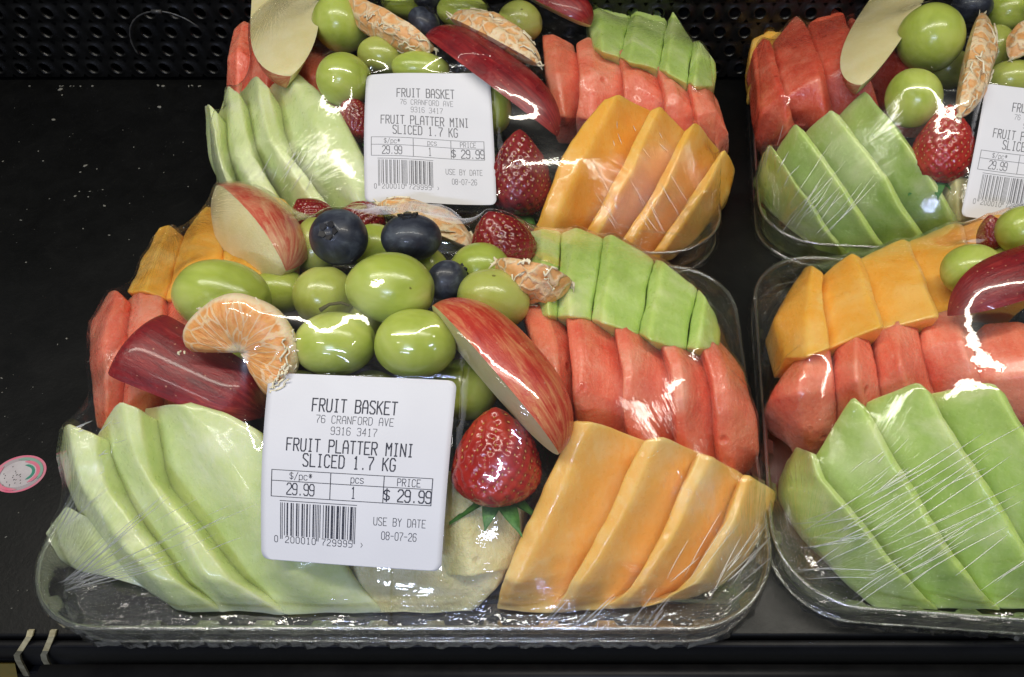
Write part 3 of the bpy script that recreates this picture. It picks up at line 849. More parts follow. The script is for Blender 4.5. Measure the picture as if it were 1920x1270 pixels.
def half_moon(tray, cpx, cpy, z, a0, a1, R, r0, thick, label, tilt):
    """side-on mandarin segment: kidney shape round a centre, thick at the outside"""
    c = P(cpx, cpy, z); root = empty('mandarin_segment', c); tag(root, label, 'mandarin segment', 'mandarin segments in the fruit packs')
    u, v = IR, (IU*math.cos(tilt)+IB*math.sin(tilt)).normalized(); nn = u.cross(v)
    n, q = 44, 12
    V, uv, Fc = [], [], []
    for i in range(n+1):
        s = i/n; a = math.radians(a0+(a1-a0)*s)
        env = min(1, (1-abs(2*s-1)**5))**.5 if abs(2*s-1) < 1 else 0
        Ro = R*(.90+.1*env)*(1+.05*noise.noise(Vector((s*7, 1, 0))))
        d = u*math.cos(a)+v*math.sin(a)
        for k in range(2*q):
            ph = math.pi*k/q       # loop round the cross-section
            cr = math.cos(ph); sn = math.sin(ph)
            rr = (Ro+r0)/2 + (Ro-r0)/2*cr*(.8+.2*env)
            th = thick/2*sn*(.35+.65*((rr-r0)/(Ro-r0+1e-6)))*(.3+.7*env)
            wob = 1+.10*noise.noise(Vector((s*26, cr*2.5, sn*2)))
            V.append(d*rr+nn*th*wob + nn*(.0012*noise.noise(Vector((s*6, cr*2, 3))))); uv.append((s, .02+.96*max(0, (rr-r0)/(Ro-r0+1e-6))))
    for i in range(n):
        for k in range(2*q):
            k2 = (k+1) % (2*q); Fc.append((i*2*q+k, i*2*q+k2, (i+1)*2*q+k2, (i+1)*2*q+k))
    Fc.append(tuple(range(2*q))[::-1]); Fc.append(tuple(n*2*q+k for k in range(2*q)))
    o = mesh_obj('pulp', V, Fc, M['mandarin'], root)
    bm = bmesh.new(); bm.from_mesh(o.data); bmesh.ops.recalc_face_normals(bm, faces=bm.faces[:]); bm.to_mesh(o.data); bm.free()
    l = o.data.uv_layers.new(name='UVMap')
    for lp in o.data.loops: l.data[lp.index].uv = uv[lp.vertex_index]
    # ragged pith along the ends and the rim
    rng = random.Random(11); PV, PF = [], []
    for a, rr, L in [(a0-2, R*.9, .003), (a0-3, R*.8, .003)]+[(rng.uniform(a1+8, a1+75), R*rng.uniform(.80, 1.0), .010) for _ in range(22)]+[(rng.uniform(a0, a1), R*.97, .006) for _ in range(10)]:
        a = math.radians(a); d = u*math.cos(a)+v*math.sin(a); tg_ = u*-math.sin(a)+v*math.cos(a); pts = []
        p = d*rr + nn*thick*.42*(1 if rr < R*.93 else .2)
        for j in range(6):
            pts.append(p.copy()); p = p + (tg_*rng.uniform(-.2, 1)+d*rng.uniform(-.5, .5)+nn*rng.uniform(-.35, .25))*L/5
        vv, ff = tube(pts, [.0002+.0004*rng.random() for _ in pts], 5); b0 = len(PV); PV += vv; PF += [tuple(x+b0 for x in f) for f in ff]
    mesh_obj('pith', PV, PF, M['pith'], root)['kind'] = 'stuff'
    TRAY_OBJS[tray].append(o); return root

# ------------------------------------------------------------------ film and trays
def rr_dist_project(x, y, hx, hy, r):
    """signed test and projection on a rounded rectangle centred at 0"""
    qx, qy = abs(x)-(hx-r), abs(y)-(hy-r)
    if qx > 0 and qy > 0:
        d = math.hypot(qx, qy)
        if d <= r: return True, x, y
        return False, math.copysign(hx-r+qx/d*r, x), math.copysign(hy-r+qy/d*r, y)
    ins = abs(x) <= hx and abs(y) <= hy
    return ins, max(-hx, min(hx, x)), max(-hy, min(hy, y))
def rrect(hx, hy, r, n_c=14, step=.003):
    pts = []
    for cx, cy, a0 in ((hx-r, -hy+r, -90), (hx-r, hy-r, 0), (-hx+r, hy-r, 90), (-hx+r, -hy+r, 180)):
        for k in range(n_c+1):
            a = math.radians(a0+90*k/n_c); pts.append(Vector((cx+r*math.cos(a), cy+r*math.sin(a), 0)))
    out = []
    for i, p in enumerate(pts):
        q = pts[(i+1) % len(pts)]; d = (q-p).length
        k = max(1, int(d/step))
        for j in range(k): out.append(p.lerp(q, j/k))
    return out
W_, D_, R_ = .3150, .2060, .036
RIM = .0205
def make_tray(idx, cx, cy, rot, label):
    root = empty('plastic_tray', (cx, cy, 0)); root.rotation_euler = (0, 0, rot); tag(root, label, 'tray', 'clear trays on the shelf')
    hx, hy = W_/2, D_/2
    ring = rrect(hx, hy, R_, 16, .0013); n = len(ring)
    V, Fc = [], []
    prof = [(-.0004, .0010, 0), (.0004, .0002, 0), (.0020, .0012, 0), (.0026, .0040, 0), (.0024, .0060, 1), (.0020, .0120, 1), (.0016, .0160, 1), (.0012, .0180, 0), (.0002, .0196, 0), (-.0010, .0202, 0), (-.0014, .0192, 0), (-.0010, .0184, 0)]
    s = 0
    for (off, z, rib) in prof:
        s = 0
        for i, p in enumerate(ring):
            s += (p-ring[i-1]).length
            nx = p - Vector((max(-hx+R_, min(hx-R_, p.x)), max(-hy+R_, min(hy-R_, p.y)), 0))
            nx.normalize()
            o = off
            if rib:
                ph = (s/.0235) % 1
                o += .0022*(1 if .12 < ph < .45 else 0)
            V.append(p-nx*o+Vector((0, 0, z)))
    for q in range(len(prof)-1):
        for i in range(n): Fc.append((q*n+i, q*n+(i+1) % n, (q+1)*n+(i+1) % n, (q+1)*n+i))
    mesh_obj('tray_wall', V, Fc, M['tray'], root)
    for (nm, off, z, r) in (('tray_rim', -.0006, .0200, .0009), ('tray_foot', .0002, .0009, .0006)):
        rp = []
        for i, p in enumerate(ring[::3]):
            nx = (p - Vector((max(-hx+R_, min(hx-R_, p.x)), max(-hy+R_, min(hy-R_, p.y)), 0))).normalized(); rp.append(p-nx*off+Vector((0, 0, z)))
        bv, bf = tube(rp, r, 6, closed=True); mesh_obj(nm, bv, bf, M['bead'], root)
    # floor: well with a shallow step
    V, Fc = [], []
    fp = [(.0024, .0035), (.0045, .0012), (.016, .0012), (.019, .0022), (.022, .0022)]
    for (off, z) in fp:
        rg = rrect(hx-off, hy-off, max(.006, R_-off), 16, .0013*10)
        if not V: m = len(rg)
        rg = [rrect(1, 1, .1)] and rrect(hx-off, hy-off, max(.006, R_-off), 16, 1.0)
        V += [p+Vector((0, 0, z)) for p in rg]; m = len(rg)
    for q in range(len(fp)-1):
        for i in range(m): Fc.append((q*m+i, q*m+(i+1) % m, (q+1)*m+(i+1) % m, (q+1)*m+i))
    Fc.append(tuple((len(fp)-1)*m+i for i in range(m)))
    mesh_obj('tray_floor', V, Fc, M['tray'], root, smooth=False)
    return root

def world_tris(objs):
    V, T = [], []
    bpy.context.view_layer.update()
    for o in objs:
        me = o.data; mw = o.matrix_world; b = len(V)
        V += [mw @ v.co for v in me.vertices]
        T += [tuple(b+i for i in p.vertices) for p in me.polygons]
    return V, T
FILMS = {}
def make_film(idx, cx, cy, rot, label, labels3d=(), step=.0012, seed=0):
    V, T = world_tris(TRAY_OBJS[idx]); bvh = BVHTree.FromPolygons(V, T)
    hx, hy = W_/2+.0016, D_/2+.0016; r = R_+.0016
    M4 = Matrix.Translation((cx, cy, 0)) @ Matrix.Rotation(rot, 4, 'Z'); Mi = M4.inverted()
    nx, ny = int(2*hx/step)+1, int(2*hy/step)+1
    xs = np.linspace(-hx, hx, nx); ys = np.linspace(-hy, hy, ny)
    ob = np.zeros((ny, nx)); ins = np.zeros((ny, nx), bool)
    dn = Vector((0, 0, -1))
    for j, y in enumerate(ys):
        for i, x in enumerate(xs):
            a, _, _ = rr_dist_project(x, y, hx, hy, r)
            if not a or i in (0, nx-1) or j in (0, ny-1): continue
            ins[j, i] = True
            p = M4 @ Vector((x, y, .3))
            h = bvh.ray_cast(p, dn)
            if h[0] is not None: ob[j, i] = h[0].z
    # small dilation so no crest pokes through
    d = ob.copy()
    for dj in (-1, 0, 1):
        for di in (-1, 0, 1): d = np.maximum(d, np.roll(np.roll(ob, dj, 0), di, 1))
    ob = np.where(ob > 0, d+.0007, np.where(d > 0, d+.0002, 0))
    fix = np.full((ny, nx), np.nan); cap = np.full((ny, nx), 9.)
    for (bl, br, tl, tr, fn) in labels3d:
        # heights of the paper label, sampled over its own area
        for u in np.linspace(-.02, 1.02, 220):
            for v in np.linspace(-.02, 1.02, 220):
                q = fn(u, v); l = Mi @ q
                i = int(round((l.x+hx)/(2*hx)*(nx-1))); j = int(round((l.y+hy)/(2*hy)*(ny-1)))
                if 0 < i < nx-1 and 0 < j < ny-1 and ins[j, i]:
                    cap[j, i] = min(cap[j, i], q.z-.0004)
                    if .035 < u < .965 and .035 < v < .965: fix[j, i] = q.z-.0005
    bz = RIM+.0004
    z = np.maximum(ob, bz); z[~ins] = bz
    fm = ~np.isnan(fix)
    jj, ii = np.indices((ny, nx)); red = (jj+ii) % 2 == 0
    z = np.where(fm, fix, z)
    for it in range(1500):
        for c in (red, ~red):
            av = .25*(np.roll(z, 1, 0)+np.roll(z, -1, 0)+np.roll(z, 1, 1)+np.roll(z, -1, 1))
            zn = z+1.85*(av-z); zn = np.maximum(zn, ob); zn = np.where(fm, fix, zn)
            z = np.where(c & ins, zn, z)
    for _ in range(14):
        av = .25*(np.roll(z, 1, 0)+np.roll(z, -1, 0)+np.roll(z, 1, 1)+np.roll(z, -1, 1))
        zn = np.maximum(.3*z+.7*av, ob-.0003); z = np.where(ins, np.minimum(zn, cap), z)
    for _ in range(5):
        av = .25*(np.roll(z, 1, 0)+np.roll(z, -1, 0)+np.roll(z, 1, 1)+np.roll(z, -1, 1))
        z = np.where(ins & ((ob < z-.0008) | fm), .4*z+.6*av, z)
    z = np.minimum(z, cap+.0002)
    bad = (ob > z+.0004) & fm
    print('film', idx, 'grid', nx, ny, 'label pokes', int(bad.sum()), float((ob-z)[bad].max()) if bad.any() else 0)
    # mesh
    VV = []; cr = []
    corners = [(-hx+.012, -hy+.010), (hx-.012, -hy+.010), (hx-.012, hy-.010), (-hx+.012, hy-.010)]
    for j in range(ny):
        for i in range(nx):
            x, y = xs[i], ys[j]; a, px, py = rr_dist_project(x, y, hx, hy, r)
            zz = z[j, i] if a else bz
            VV.append(M4 @ Vector((px, py, zz)))
            ds = [math.hypot(px-c[0], py-c[1]) for c in corners]; k = int(np.argmin(ds)); c = corners[k]
            an = math.atan2(py-c[1]+(.03 if c[1] < 0 else -.03)*0, px-c[0])
            edge = min(hx-abs(px), hy-abs(py))
            wgt = math.exp(-(ds[k]/.045)**2)*1.0 + .08*math.exp(-(edge/.018)**2)
            if wgt > .5: q = (an*24+k*9+seed, ds[k]*22, wgt)
            q = (an*24+k*9+seed*3, ds[k]*20, min(1, wgt))
            cr.append(q)
    FF = []
    for j in range(ny-1):
        for i in range(nx-1):
            if ins[j, i] or ins[j+1, i] or ins[j, i+1] or ins[j+1, i+1]:
                b = j*nx+i; FF.append((b, b+1, b+nx+1, b+nx))
    root = empty('plastic_wrap', (cx, cy, 0)); tag(root, label, 'plastic wrap', 'clear plastic wraps over the fruit trays')
    VV = [v-root.location for v in VV]
    o = mesh_obj('film_top', VV, FF, M['film'], root)
    at = o.data.attributes.new('crease', 'FLOAT_VECTOR', 'POINT')
    at.data.foreach_set('vector', np.array(cr, dtype=np.float32).ravel())
    # skirt hugging the tray wall and tucked under
    ring = rrect(hx, hy, r, 16, .0022); n = len(ring); SVv, SFf, sc = [], [], []
    rng = random.Random(seed); ph = [rng.uniform(0, 6) for _ in range(4)]
    acc = 0
    for q, (off, zz) in enumerate(((0, bz), (-.0004, .017), (.0004, .012), (.0004, .006), (-.0006, .0010), (.002, .0001), (.010, -.0002))):
        acc = 0
        for i, p in enumerate(ring):
            acc += (p-ring[i-1]).length
            nxv = (p - Vector((max(-hx+r, min(hx-r, p.x)), max(-hy+r, min(hy-r, p.y)), 0))).normalized()
            wv = (.0005*math.sin(acc*900+ph[0]) + .0006*math.sin(acc*340+ph[1]))*(1 if 0 < q < 5 else 0)
            SVv.append(M4 @ (p-nxv*(off+wv)+Vector((0, 0, zz))) - root.location); sc.append((acc*260, zz*60, .55))
    for q in range(6):
        for i in range(n): SFf.append((q*n+i, q*n+(i+1) % n, (q+1)*n+(i+1) % n, (q+1)*n+i))
    s = mesh_obj('film_skirt', SVv, SFf, M['film'], root)
    at = s.data.attributes.new('crease', 'FLOAT_VECTOR', 'POINT')
    at.data.foreach_set('vector', np.array(sc, dtype=np.float32).ravel())
    FILMS[idx] = (root, BVHTree.FromPolygons([v+root.location for v in VV], FF))
    return root
def creases(idx, segs, seed=0):
    """pleats of gathered film lying on the sheet; segs of (px0,py0,px1,py1,width_mm)"""
    root, bvh = FILMS[idx]; V, Fc = [], []
    rng = random.Random(seed)
    for (x0, y0, x1, y1, wd) in segs:
        pts = []
        n = 14
        bend = rng.uniform(-.02, .02)
        for k in range(n):
            u = k/(n-1); px, py = x0+(x1-x0)*u+(y1-y0)*bend*math.sin(u*math.pi), y0+(y1-y0)*u-(x1-x0)*bend*math.sin(u*math.pi)
            a, b = (px-PX)/F, -(py-PY)/F
            d = Vector((a, CT+b*ST, -ST+b*CT)).normalized()
            h = bvh.ray_cast(CAM, d)
            if h[0] is None: continue
            pts.append(h[0]-d*.0001)
        if len(pts) < 4: continue
        m = len(pts); rs = [max(.00004, wd*.0022*math.sin(math.pi*(k+.5)/m)**.7) for k in range(m)]
        v, f = tube([p-root.location for p in pts], rs, 6, flat=.8); b0 = len(V)
        V += v; Fc += [tuple(x+b0 for x in ff) for ff in f]
    if V:
        o = mesh_obj('film_pleats', V, Fc, M['crease'], root); o['kind'] = 'stuff'

# ------------------------------------------------------------------ paper labels with print
G = {
 'A': [[(0,0),(0,4),(1,6),(3,6),(4,4),(4,0)],[(0,2.6),(4,2.6)]], 'B': [[(0,0),(0,6),(3,6),(4,5.2),(4,4),(3,3.2),(0,3.2)],[(3,3.2),(4,2.4),(4,.8),(3,0),(0,0)]],
 'C': [[(4,5),(3,6),(1,6),(0,5),(0,1),(1,0),(3,0),(4,1)]], 'D': [[(0,0),(0,6),(2.8,6),(4,4.8),(4,1.2),(2.8,0),(0,0)]],
 'E': [[(4,6),(0,6),(0,0),(4,0)],[(0,3.1),(3,3.1)]], 'F': [[(4,6),(0,6),(0,0)],[(0,3.1),(3,3.1)]],
 'G': [[(4,5),(3,6),(1,6),(0,5),(0,1),(1,0),(3,0),(4,1),(4,2.8),(2.4,2.8)]], 'I': [[(1,6),(3,6)],[(2,6),(2,0)],[(1,0),(3,0)]],
 'K': [[(0,6),(0,0)],[(4,6),(.2,2.7)],[(1.3,3.6),(4,0)]], 'L': [[(0,6),(0,0),(4,0)]], 'M': [[(0,0),(0,6),(2,3.2),(4,6),(4,0)]],
 'N': [[(0,0),(0,6),(4,0),(4,6)]], 'O': [[(1,0),(0,1),(0,5),(1,6),(3,6),(4,5),(4,1),(3,0),(1,0)]], 'P': [[(0,0),(0,6),(3,6),(4,5.2),(4,3.8),(3,3),(0,3)]],
 'R': [[(0,0),(0,6),(3,6),(4,5.2),(4,3.8),(3,3),(0,3)],[(1.8,3),(4,0)]], 'S': [[(4,5.2),(3.2,6),(.8,6),(0,5.2),(0,4),(4,2),(4,.8),(3.2,0),(.8,0),(0,.8)]],
 'T': [[(0,6),(4,6)],[(2,6),(2,0)]], 'U': [[(0,6),(0,1),(1,0),(3,0),(4,1),(4,6)]], 'V': [[(0,6),(2,0),(4,6)]], 'Y': [[(0,6),(2,3.2),(4,6)],[(2,3.2),(2,0)]],
 '0': [[(1,0),(0,1),(0,5),(1,6),(3,6),(4,5),(4,1),(3,0),(1,0)]], '1': [[(1,5),(2,6),(2,0)],[(1,0),(3,0)]], '2': [[(0,5),(1,6),(3,6),(4,5),(4,3.8),(0,.8),(0,0),(4,0)]],
 '3': [[(0,5.2),(.8,6),(3.2,6),(4,5.2),(4,4),(3.2,3.2),(1.6,3.2)],[(3.2,3.2),(4,2.4),(4,.8),(3.2,0),(.8,0),(0,.8)]], '4': [[(3,0),(3,6),(0,2),(4,2)]],
 '5': [[(4,6),(0,6),(0,3.4),(3,3.4),(4,2.6),(4,.9),(3,0),(0,0)]], '6': [[(4,5.2),(3.2,6),(1,6),(0,5),(0,1),(1,0),(3,0),(4,1),(4,2.4),(3,3.4),(0,3.4)]],
 '7': [[(0,6),(4,6),(4,5),(1.6,2),(1.6,0)]], '8': [[(1,3.2),(0,4),(0,5.2),(1,6),(3,6),(4,5.2),(4,4),(3,3.2),(1,3.2),(0,2.2),(0,1),(1,0),(3,0),(4,1),(4,2.2),(3,3.2)]],
 '9': [[(4,2.8),(1,2.8),(0,3.6),(0,5),(1,6),(3,6),(4,5),(4,1),(3,0),(.8,0),(0,.8)]], '.': [[(1.8,0),(1.8,.5)]], '-': [[(.3,3),(3.7,3)]],
 '$': [[(4,4.8),(3.2,5.3),(.8,5.3),(0,4.6),(0,3.8),(4,2.2),(4,1.3),(3.2,.7),(.8,.7),(0,1.2)],[(2,6.2),(2,-.2)]], '/': [[(0,-.4),(4,6.2)]],
 '*': [[(0.6,2.2),(3.4,5)],[(3.4,2.2),(.6,5)],[(0,3.6),(4,3.6)],[(2,1.8),(2,5.4)]], '>': [[(1,.6),(3,2.6),(1,4.6)]],
 'p': [[(0,-1.8),(0,4)],[(0,3.2),(1,4),(3,4),(4,3.2),(4,.8),(3,0),(1,0),(0,.8)]], 'c': [[(4,3.2),(3,4),(1,4),(0,3.2),(0,.8),(1,0),(3,0),(4,.8)]],
 's': [[(4,3.4),(3.2,4),(.8,4),(0,3.4),(0,2.6),(4,1.4),(4,.7),(3.2,0),(.8,0),(0,.6)]],
}
EL = dict(zip('0123456789', '0001101 0011001 0010011 0111101 0100011 0110001 0101111 0111011 0110111 0001011'.split()))
def ean(num):
    l, r = num[1:7], num[7:]
    s = '101'+''.join(EL[c] for c in l)+'01010'+''.join(''.join('10'[int(b)] for b in EL[c]) for c in r)+'101'
    return s
LAB_H = 72.0   # label sheet in its own units: 70 wide, 72 high
def make_label(fn, label, ink='ink', parent_name='price_label', thin=1.0):
    """fn(u, v): surface of the paper, u 0-1 left to right, v 0-1 bottom to top"""
    root = empty(parent_name, fn(.5, .5)); tag(root, label, 'price label', 'printed price labels stuck on the wraps')
    V, Fc = [], []
    rc = .045; nr, nc = 40, 30
    vs = sorted(set([0, .004, .010, .018, .028, .038] + list(np.linspace(rc, 1-rc, nr-10)) + [1-.038, 1-.028, 1-.018, 1-.010, 1-.004, 1]))
    for v in vs:
        e = min(v, 1-v); ins = rc-math.sqrt(max(0, rc*rc-(rc-e)**2)) if e < rc else 0
        for k in range(nc+1): V.append(fn(ins+(1-2*ins)*k/nc, v)-root.location)
    n = len(vs); m = nc+1
    nrm = lambda u, v: (fn(u+.01, v)-fn(u-.01, v)).cross(fn(u, v+.01)-fn(u, v-.01)).normalized()
    N = []
    for v in vs:
        for k in range(nc+1): N.append(nrm(k/nc, v))
    b = len(V); V += [p-q*.00015 for p, q in zip(V, N)]
    for j in range(n-1):
        for k in range(nc):
            Fc.append((j*m+k, j*m+k+1, (j+1)*m+k+1, (j+1)*m+k)); Fc.append((b+j*m+k, b+(j+1)*m+k, b+(j+1)*m+k+1, b+j*m+k+1))
    for j in range(n-1): Fc += [(j*m, (j+1)*m, b+(j+1)*m, b+j*m), (j*m+nc, b+j*m+nc, b+(j+1)*m+nc, (j+1)*m+nc)]
    for k in range(nc): Fc += [(k, b+k, b+k+1, k+1), ((n-1)*m+k, (n-1)*m+k+1, b+(n-1)*m+k+1, b+(n-1)*m+k)]
    mesh_obj('paper', V, Fc, M['paper'], root)
    def S(x, y): u, v = x/70, y/72; return fn(u, v)+nrm(u, v)*.00006-root.location
    def quad_line(VV, FF, a, b, w):
        d = Vector((b[0]-a[0], b[1]-a[1])); L = d.length
        if L < 1e-6: return
        d /= L; n_ = Vector((-d.y, d.x))*w/2; a = Vector(a)-d*w*.35; b = Vector(b)+d*w*.35
        k = max(1, int(L/3)); i0 = len(VV)
        for j in range(k+1):
            p = a.lerp(b, j/k); VV.append(S(p.x+n_.x, p.y+n_.y)); VV.append(S(p.x-n_.x, p.y-n_.y))
        for j in range(k): FF.append((i0+2*j, i0+2*j+1, i0+2*j+3, i0+2*j+2))
    def text(s, cx, y, h, cw, w, name='printed_text', left=False, gap=1.45):
        VV, FF = [], []
        sx = cw/4; pitch = cw*gap; tot = pitch*(len(s)-1)+cw; x = cx if left else cx-tot/2
        for ch in s:
            for st in G.get(ch, []):
                for p, q in zip(st, st[1:]): quad_line(VV, FF, (x+p[0]*sx, y+p[1]*h/6), (x+q[0]*sx, y+q[1]*h/6), w)
            x += pitch
        mesh_obj(name, VV, FF, M[ink], root, smooth=False)
    t = thin
    text('FRUIT BASKET', 33.5, 57.6, 4.9, 1.85, .52*t)
    text('76 CRANFORD AVE', 34, 53.2, 2.9, 1.35, .22*t)
    text('9316 3417', 34, 48.9, 2.9, 1.35, .22*t)
    text('FRUIT PLATTER MINI', 32.8, 42.0, 4.7, 1.85, .50*t, gap=1.44)
    text('SLICED 1.7 KG', 33.0, 36.3, 4.7, 1.85, .50*t, gap=1.47)
    VV, FF = [], []
    for a, b in (((4, 34.3), (64.5, 34.3)), ((4, 30.2), (64.5, 30.2)), ((4, 24.2), (64.5, 24.2)), ((4, 24.2), (4, 34.3)), ((26.5, 24.2), (26.5, 34.3)), ((46.5, 24.2), (46.5, 34.3)), ((64.5, 24.2), (64.5, 34.3))):
        quad_line(VV, FF, a, b, .26*t if a[1] == b[1] else .34*t)
    mesh_obj('printed_table', VV, FF, M[ink], root, smooth=False)
    text('$/pc*', 15.2, 31.0, 2.7, 1.25, .24*t); text('pcs', 36.5, 31.0, 2.9, 1.2, .24*t); text('PRICE', 55.8, 30.9, 2.7, 1.25, .26*t)
    text('29.99', 15.2, 25.2, 4.3, 1.7, .42*t, gap=1.28); text('1', 35.3, 25.2, 4.3, 1.7, .36*t); text('$ 29.99', 55.6, 25.0, 4.5, 1.95, .50*t, gap=1.33)
    code = ean('0200010729995'); mod = 29.0/95; VV, FF = [], []
    for i, b_ in enumerate(code):
        if b_ == '1':
            g = i < 3 or 45 <= i < 50 or i >= 92; x = 7.6+i*mod; i0 = len(VV); y0, y1 = (8.2 if g else 9.6), 22.0
            for yy in np.linspace(y0, y1, 6): VV += [S(x, yy), S(x+mod*.98, yy)]
            for j in range(5): FF.append((i0+2*j, i0+2*j+1, i0+2*j+3, i0+2*j+2))
    quad_line(VV, FF, (7.4, 22.7), (36.8, 22.7), .26*t)
    mesh_obj('barcode', VV, FF, M[ink], root, smooth=False)
    text('0', 6.0, 6.9, 2.4, 1.2, .25*t); text('200010', 15.5, 6.9, 2.4, 1.3, .25*t, gap=1.6); text('729995', 29.7, 6.9, 2.4, 1.3, .25*t, gap=1.6); text('>', 39.2, 6.9, 2.4, 1.2, .2*t)
    text('USE BY DATE', 53.2, 15.8, 2.9, 1.25, .24*t, gap=1.46); text('08-07-26', 53.2, 10.6, 2.9, 1.2, .24*t, gap=1.42)
    return root
def bilin(bl, br, tl, tr, f):
    bl, br, tl, tr = map(Vector, (bl, br, tl, tr))
    nn = (br-bl).cross(tl-bl).normalized()
    def fn(u, v): return bl*(1-u)*(1-v)+br*u*(1-v)+tl*(1-u)*v+tr*u*v + nn*f(u, v)
    return fn

def outv(nx, ny, beta):
    n = (IR*nx+IU*ny).normalized(); b = math.radians(beta)
    return n*math.cos(b)+IB*math.sin(b)

# ================================================================== front left pack (the whole one)
A = 'front pack'
fan(1, H1, 'honeydew', 'honeydew', [
    [(82, 1003), (104, 1045), (135, 1068)],
    [(128, 946), (165, 1010), (205, 1084)],
    [(188, 985), (240, 1060), (300, 1110)]],
    ['short honeydew wedge poking out lowest at the left edge of the big front pack'], 'honeydew slices', drop=.010, lift=-.012, low='L')
fan(1, H1, 'honeydew', 'honeydew', [
    [(118, 800), (109, 868), (150, 968), (228, 1075), (330, 1140)],
    [(129, 794), (146, 893), (205, 990), (283, 1085), (352, 1146)],
    [(178, 815), (196, 902), (246, 980), (330, 1088), (415, 1149)],
    [(224, 752), (243, 850), (308, 952), (384, 1082), (455, 1148)],
    [(262, 766), (280, 885), (340, 962), (432, 1082), (535, 1152)],
    [(336, 756), (392, 850), (455, 935), (548, 1070), (622, 1150)],
    [(362, 752), (470, 790), (545, 900), (630, 1040), (715, 1150)]],
    ['honeydew slice nearest the left side of the big front pack, tall with a pointed tip',
     'honeydew slice between two others under the dark apple slice of the front pack',
     'broad honeydew slice running from the dark apple slice under the front pack price label'],
    'honeydew slices', drop=.019, low='L')
fan(1, H1, 'cantaloupe', 'cantaloupe', [
    [(1074, 786), (1027, 893), (966, 1023), (944, 1085), (930, 1143)],
    [(1109, 790), (1046, 937), (993, 1045), (970, 1092), (955, 1145)],
    [(1206, 826), (1148, 945), (1100, 1040), (1064, 1104), (1035, 1147)],
    [(1239, 818), (1182, 941), (1133, 1032), (1088, 1103), (1058, 1146)],
    [(1308, 846), (1260, 962), (1208, 1062), (1176, 1112), (1120, 1144)],
    [(1334, 856), (1286, 962), (1240, 1045), (1197, 1110), (1155, 1141)],
    [(1393, 892), (1356, 980), (1312, 1053), (1284, 1104), (1200, 1138)],
    [(1408, 894), (1378, 975), (1332, 1060), (1302, 1100), (1240, 1128)],
    [(1455, 924), (1450, 955), (1416, 1032), (1364, 1092), (1295, 1124)]],
    ['wide cantaloupe slice beside the pineapple and strawberry in the front pack',
     'cantaloupe slice next to the widest one at the front right of the front pack',
     'cantaloupe slice just inside the outermost one in the front pack',
     'outermost cantaloupe slice at the right corner of the front pack'],
    'cantaloupe slices', drop=.016, low='R')
fan(1, H1, 'watermelon', 'watermelon', [
    [(965, 575), (1000, 650), (1035, 760), (1050, 810)],
    [(1018, 562), (1045, 650), (1052, 740), (1065, 810)],
    [(1055, 583), (1068, 648), (1074, 747), (1085, 815)],
    [(1072, 560), (1092, 648), (1092, 735), (1110, 815)],
    [(1142, 594), (1166, 680), (1170, 757), (1182, 840)],
    [(1152, 577), (1185, 655), (1186, 738), (1205, 840)],
    [(1231, 624), (1259, 697), (1265, 757), (1275, 865)],
    [(1243, 607), (1280, 690), (1282, 752), (1295, 870)],
    [(1311, 653), (1336, 714), (1344, 770), (1352, 890)],
    [(1336, 633), (1362, 705), (1372, 768), (1378, 885)],
    [(1352, 638), (1397, 694), (1416, 770), (1428, 850), (1402, 893)]],
    ['watermelon slice tucked against the red streaked apple slice in the front pack',
     'watermelon slice below the small mandarin piece in the front pack',
     'middle watermelon slice of the row above the front pack cantaloupe',
     'watermelon slice just left of the end one above the front pack cantaloupe',
     'end watermelon slice standing at the right side of the front pack'],
    'watermelon slices', drop=.013, lift=-.002, sink=(.022, .004), low='R')
fan(1, H1, 'honeydew', 'honeydew_green', [
    [(985, 436), (1000, 520), (1010, 590)],
    [(1015, 428), (1022, 520), (1028, 590)],
    [(1052, 436), (1047, 520), (1045, 592)],
    [(1080, 425), (1068, 510), (1070, 592)],
    [(1132, 445), (1120, 520), (1108, 598)],
    [(1148, 440), (1138, 520), (1128, 605)],
    [(1228, 485), (1212, 550), (1200, 625)],
    [(1243, 491), (1229, 560), (1218, 640)],
    [(1308, 541), (1296, 600), (1288, 650)],
    [(1322, 556), (1315, 610), (1306, 655)],
    [(1346, 596), (1352, 622), (1347, 650)]],
    ['green honeydew slice behind the dark strawberry at the back of the front pack',
     'green honeydew slice directly behind the small mandarin piece of the front pack',
     'wide green honeydew slice in the middle of the front pack back row',
     'green honeydew slice near the back right corner of the front pack',
     'last green honeydew slice with a rounded end at the front pack back right corner'],
    'honeydew slices', drop=.007, lift=.001)
fan(1, H1, 'watermelon', 'watermelon', [
    [(200, 548), (167, 605), (165, 680), (178, 800)],
    [(215, 541), (200, 605), (196, 690), (200, 800)],
    [(236, 566), (229, 610), (228, 680), (215, 800)],
    [(252, 529), (262, 600), (248, 690), (240, 800)],
    [(312, 556), (302, 610), (292, 690), (290, 790)],
    [(339, 505), (334, 600), (330, 690), (330, 790)],
    [(378, 560), (385, 640), (380, 700), (375, 780)]],
    ['outermost watermelon slice standing at the left side of the front pack',
     'watermelon slice behind the dark red apple slice at the front pack left side',
     'watermelon slice beside the large left grape of the front pack'],
    'watermelon slices', drop=.010, lift=0, sink=(.020, .002), low='L')
